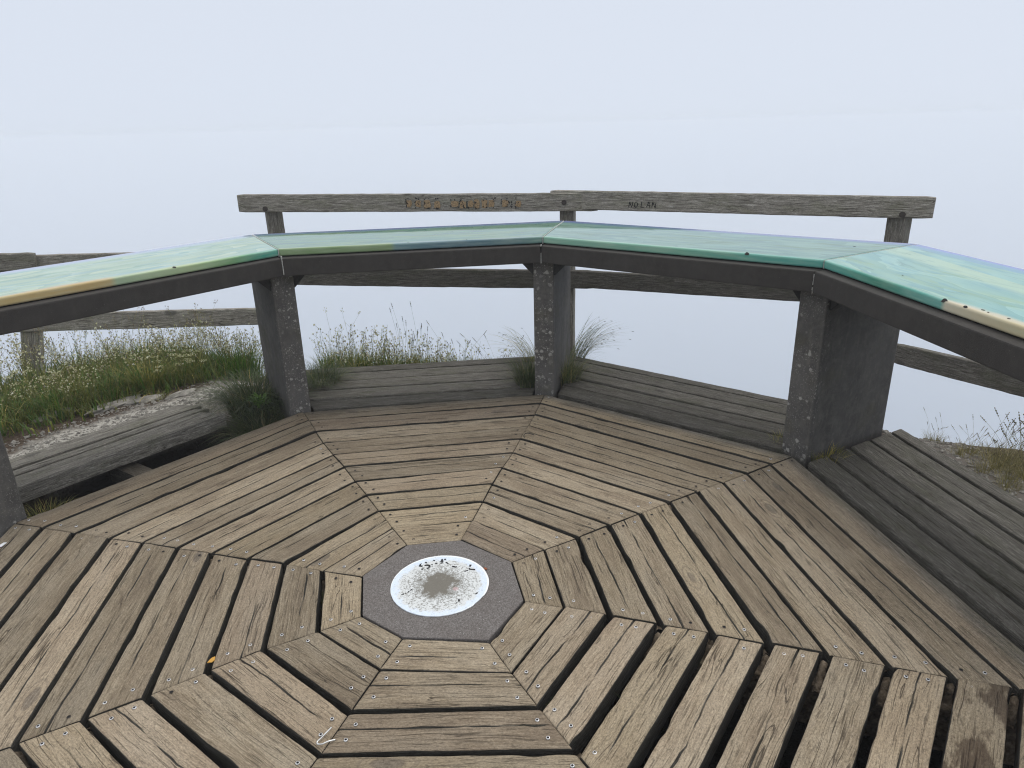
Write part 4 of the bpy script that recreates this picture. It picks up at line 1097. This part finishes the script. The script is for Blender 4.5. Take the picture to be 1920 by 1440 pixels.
place('seed_grass', arching(random.Random(2), 80, 0.42, -1.0, [G_OLIVE, SEED]), 0.42, 2.60, -0.10, 0.0, label='fine arching seed grass left of the middle support', cat='grass')
# plants showing above the back edge of the deck, between the spotted and the middle support
rq = random.Random(31)
BACK = [(-0.98, 2.72, .30), (-0.70, 2.70, .26), (-0.58, 2.84, .26), (-0.80, 2.92, .30), (-0.36, 2.74, .18), (-1.05, 2.78, .36), (-0.92, 2.92, .30), (-0.85, 2.74, .28), (-0.74, 2.84, .24), (-0.62, 2.90, .24), (-0.52, 2.76, .20), (-0.42, 2.85, .18), (-0.28, 2.80, .14), (-0.10, 2.92, .10), (0.08, 2.88, .04), (-0.66, 2.74, .22), (-0.2, 2.9, .1)]
for i, (x, y, up_) in enumerate(BACK):
    me = flowering(random.Random(200 + i), 9, 0.40 + up_ * 0.25, 0.13, 7, petal=0.55, leafy=90, mats=[(G_OLIVE, G_LUSH)[i % 2], FLOWER, CALYX])
    place('flowering_plant', me, x, y, -0.42 + up_ * 0.45, label='small cream-flowered plant showing above the back edge of the deck', cat='wild flower', group='flowers behind the deck edge')
place('seed_grass', seed_clump(random.Random(5), 17, 0.16, 0.70, 0.20, 'spike', [G_LUSH, SEED], 70), -0.50, 2.98, -0.34, label='tall dark seed-head grass above the middle of the deck edge', cat='grass')
place('seed_grass', seed_clump(random.Random(6), 7, 0.10, 0.52, 0.6, 'spike', [G_OLIVE, SEED], 24), -0.18, 3.00, -0.34, label='leaning seed-head grass right of the tall stems', cat='grass')
place('seed_grass', seed_clump(random.Random(8), 9, 0.16, 0.40, 0.7, 'spike', [G_OLIVE, SEED], 24), 0.12, 2.92, -0.32, label='short seed grass at the deck edge nearest the middle support', cat='grass')
place('seed_grass', seed_clump(random.Random(9), 9, 0.12, 0.62, 0.35, 'pan', [G_OLIVE, FLOWER], 30), -1.0, 2.95, -0.30, label='loose flowering grass just right of the spotted support', cat='grass')
bb = MB(); rbb = random.Random(71)
for _ in range(3600):
    x = -1.15 + 1.35 * rbb.random() ** 1.3; y = rbb.uniform(2.72, 3.08); z = gh(x, y) - 0.01
    top = 1.574 - 0.332 * (y + 2.138) + rbb.uniform(-0.03, 0.20) * (1.0 - 0.75 * sm((x + 1.0) / 1.1))
    bb.blade(Vector((x, y, z)), udir(rbb), max(0.08, top - z), rbb.uniform(0.004, 0.010), rbb.uniform(0.1, 0.6), rbb.uniform(0, 0.72) if rbb.random() < 0.75 else rbb.uniform(.7, 1), 4, 0 if rbb.random() < 0.7 else 1)
o = link('back_undergrowth', bb.build('back_undergrowth', [G_OLIVE, G_LUSH])); o['kind'] = 'stuff'; tag(o, 'low yellow-green growth along the back edge of the deck', 'undergrowth')
# dry grass over the shingle on the right
for i, (x, y, s_) in enumerate(((2.62, 0.98, 0.6), (2.64, 1.20, 0.5), (2.66, 0.86, 0.7), (2.60, 0.78, 0.6), (2.72, 1.02, 0.8), (2.80, 1.10, 1.0), (2.90, 1.22, 1.0), (2.86, 0.95, 1.0), (2.76, 1.30, 0.7), (2.70, 1.52, 0.6), (2.98, 1.08, 1.2), (2.84, 1.18, 0.9), (2.90, 1.02, 1.1), (3.06, 1.20, 1.3), (2.78, 0.92, 0.9), (3.10, 1.02, 1.3))):
    place('seed_grass', seed_clump(random.Random(60 + i), 9, 0.11, 0.26, 0.6, 'spike', [G_STRAW, STRAWHEAD], 130), x, y, None, s=s_, label='dry straw-coloured grass over the shingle at the right', cat='grass', group='dry grass at the right')
# sprigs in the gaps between the boards
SPR = ['just left of the plinth', 'farther left of the plinth', 'behind the plinth', 'right of the near planks below the plinth', 'on the far right', 'at the lower left below the plinth', 'lower right of the plinth', 'by the bent nail', 'near the bottom edge right of centre', 'touching the upper left corner of the plinth']
for i, (x, y, h, n_) in enumerate(((-0.442, -0.01, .06, 60), (-0.585, -0.11, .07, 60), (-0.16, 0.615, .05, 40), (0.35, -0.505, .06, 60), (0.95, 0.63, .05, 30), (-0.245, -0.465, .06, 40), (0.89, -0.385, .06, 40), (-0.50, -0.45, .07, 40), (0.62, -0.55, .08, 12), (-0.21, 0.02 + 0.205, .02, 25))):
    place('grass_sprig', tuft_mesh(rp_, n_, 0.022, h, 0.0018, 0.7, G_DARK, 0.25), x, y, -0.055 if i < 9 else -0.005, label=('tiny green grass sprig in a plank gap ' + SPR[i]), cat='grass sprig', group='sprigs between the planks')

# ================================================================ stones
def rock_mesh(name, rg, r, flat=0.6, sub=2):
    bm = bmesh.new(); bmesh.ops.create_icosphere(bm, subdivisions=sub, radius=r); so = rg.random() * 90
    for v in bm.verts:
        c = v.co.normalized(); k = 1 + 0.45 * fbm(c.x * 1.6 + so, c.y * 1.6, c.z * 1.6) + 0.15 * fbm(c.x * 5 + so, c.y * 5, c.z * 5)
        v.co = Vector((c.x * r * k * 1.3, c.y * r * k, c.z * r * k * flat))
    me = bpy.data.meshes.new(name); bm.to_mesh(me); bm.free(); return me
for lab, x, y, r in (('pale rough rock at the foot of the wild flowers', -1.99, 2.28, 0.055), ('long flat chalk ledge below the olive tuft', -2.36, 2.12, 0.085), ('grey chalk ledge left of the long one', -2.66, 2.03, 0.075), ('grey stone between the ledge and the pale rock', -2.18, 2.20, 0.06)):
    o = link('rock', rock_mesh('rock', rp_, r, 0.45, 3), STONE); o.location = (x, y, gh(x, y) + r * 0.05); o.rotation_euler = (0, 0, rad(53) + rp_.uniform(-.3, .3)); o.scale = (1.7, 0.8, 0.8)
    tag(o, lab, 'rock')
def pebbles(name, pts_, rg, lab):
    v, f = [], []
    base = [(1, 0, 0), (-1, 0, 0), (0, 1, 0), (0, -1, 0), (0, 0, 1), (0, 0, -1)]
    tri = [(0, 2, 4), (2, 1, 4), (1, 3, 4), (3, 0, 4), (2, 0, 5), (1, 2, 5), (3, 1, 5), (0, 3, 5)]
    for x, y, r in pts_:
        z = gh(x, y); b = len(v); a = rg.uniform(0, 6.28)
        for p_ in base:
            q = [p_[0] * r * rg.uniform(.7, 1.5), p_[1] * r * rg.uniform(.7, 1.2), p_[2] * r * rg.uniform(.4, .8)]
            v.append((x + q[0] * math.cos(a) - q[1] * math.sin(a), y + q[0] * math.sin(a) + q[1] * math.cos(a), z + q[2] + r * .2))
        f += [(b + i, b + j, b + k) for i, j, k in tri]
    o = link(name, mesh(name, v, f), STONE); o['kind'] = 'stuff'; tag(o, lab, 'gravel')
rg_ = random.Random(14)
pl = []
for _ in range(2600):
    q = n_bed * (2.64 + 0.45 * rg_.random() ** 1.4) + t_bed * rg_.uniform(-1.0, 0.9); pl.append((q.x, q.y, rg_.uniform(0.003, 0.009) if rg_.random() < 0.93 else rg_.uniform(0.01, 0.02)))
pebbles('chalk_gravel', pl, rg_, 'loose chalk gravel beside the left deck boards')
n8, t8 = NV[6], Vector((-NV[6].y, NV[6].x, 0)); pl = []
for _ in range(1500):
    q = n8 * (2.52 + 0.55 * rg_.random()) + t8 * rg_.uniform(-0.6, 1.2); pl.append((q.x, q.y, rg_.uniform(0.006, 0.016)))
pebbles('shingle', pl, rg_, 'grey shingle strip beyond the right deck boards')

# ================================================================ small bits lying on the deck
def wire(name, pts_, r, mat, loc, label, cat):
    cu_ = bpy.data.curves.new(name, 'CURVE'); cu_.dimensions = '3D'; cu_.bevel_depth = r; cu_.bevel_resolution = 2
    s = cu_.splines.new('BEZIER'); s.bezier_points.add(len(pts_) - 1)
    for b, p_ in zip(s.bezier_points, pts_):
        b.co = p_; b.handle_left_type = b.handle_right_type = 'AUTO'
    tmp = bpy.data.objects.new(name + '_c', cu_); COL.objects.link(tmp)
    dg = bpy.context.evaluated_depsgraph_get(); me = bpy.data.meshes.new_from_object(tmp.evaluated_get(dg)); bpy.data.objects.remove(tmp)
    me.materials.clear(); me.name = name
    o = link(name, me, mat); o.location = loc; tag(o, label, cat); return o
BW = plain('bright_wire', (0.62, 0.62, 0.60), 0.35, 0.7, 0.5, 0.2, 90)
wire('bent_nail', [(0.012, 0.030, 0.012), (-0.010, 0.0, 0.006), (-0.018, -0.014, 0.004), (-0.010, -0.019, 0.004), (0.014, -0.010, 0.005), (0.028, -0.002, 0.001)], 0.0022, BW, (-0.250, -0.676, 0.002), 'bright bent nail folded into a V on the near deck', 'nail')
wire('bent_nail', [(-0.02, -0.012, 0.0), (-0.022, 0.006, 0.014), (-0.012, 0.014, 0.018), (0.03, 0.004, 0.014)], 0.0022, STEEL, (0.355, 1.275, 0.0), 'small dark hooked nail sticking out of a back plank', 'nail')
def scrap(name, r, mat, loc, label, cat, rg, el=1.4):
    n_ = 7; v = []
    for zz in (0.0, 0.0025):
        for k in range(n_):
            a = 2 * math.pi * k / n_; q = r * (0.65 + 0.5 * ((k * 37) % 7) / 7); v.append((q * el * math.cos(a), q * math.sin(a), zz + 0.3 * r * math.cos(a) ** 2))
    f = [tuple(range(n_))[::-1], tuple(range(n_, 2 * n_))] + [(k, (k + 1) % n_, n_ + (k + 1) % n_, n_ + k) for k in range(n_)]
    o = link(name, mesh(name, v, f), mat); o.location = loc; o.rotation_euler = (0.2, 0.1, rg.uniform(0, 6)); tag(o, label, cat)
scrap('fallen_leaf', 0.011, plain('orange_leaf', (0.55, 0.30, 0.06), 0.7), (-0.690, -0.362, 0.001), 'tiny orange leaf in the gap left of the plinth', 'leaf', rp_)
scrap('fallen_leaf', 0.008, plain('rust_leaf', (0.24, 0.08, 0.035), 0.8), (0.165, 0.092, 0.004), 'tiny rust-red leaf touching the enamel disc', 'leaf', rp_)
scrap('fallen_leaf', 0.009, plain('pale_orange_leaf', (0.42, 0.20, 0.09), 0.8), (-0.128, -0.565, -0.028), 'pale orange crumb in the gap below the plinth', 'leaf', rp_)
scrap('paper_scrap', 0.020, plain('white_paper', (0.72, 0.73, 0.74), 0.8), (-1.842, 0.325, 0.002), 'white scrap lying at the left picture edge', 'scrap', rp_)
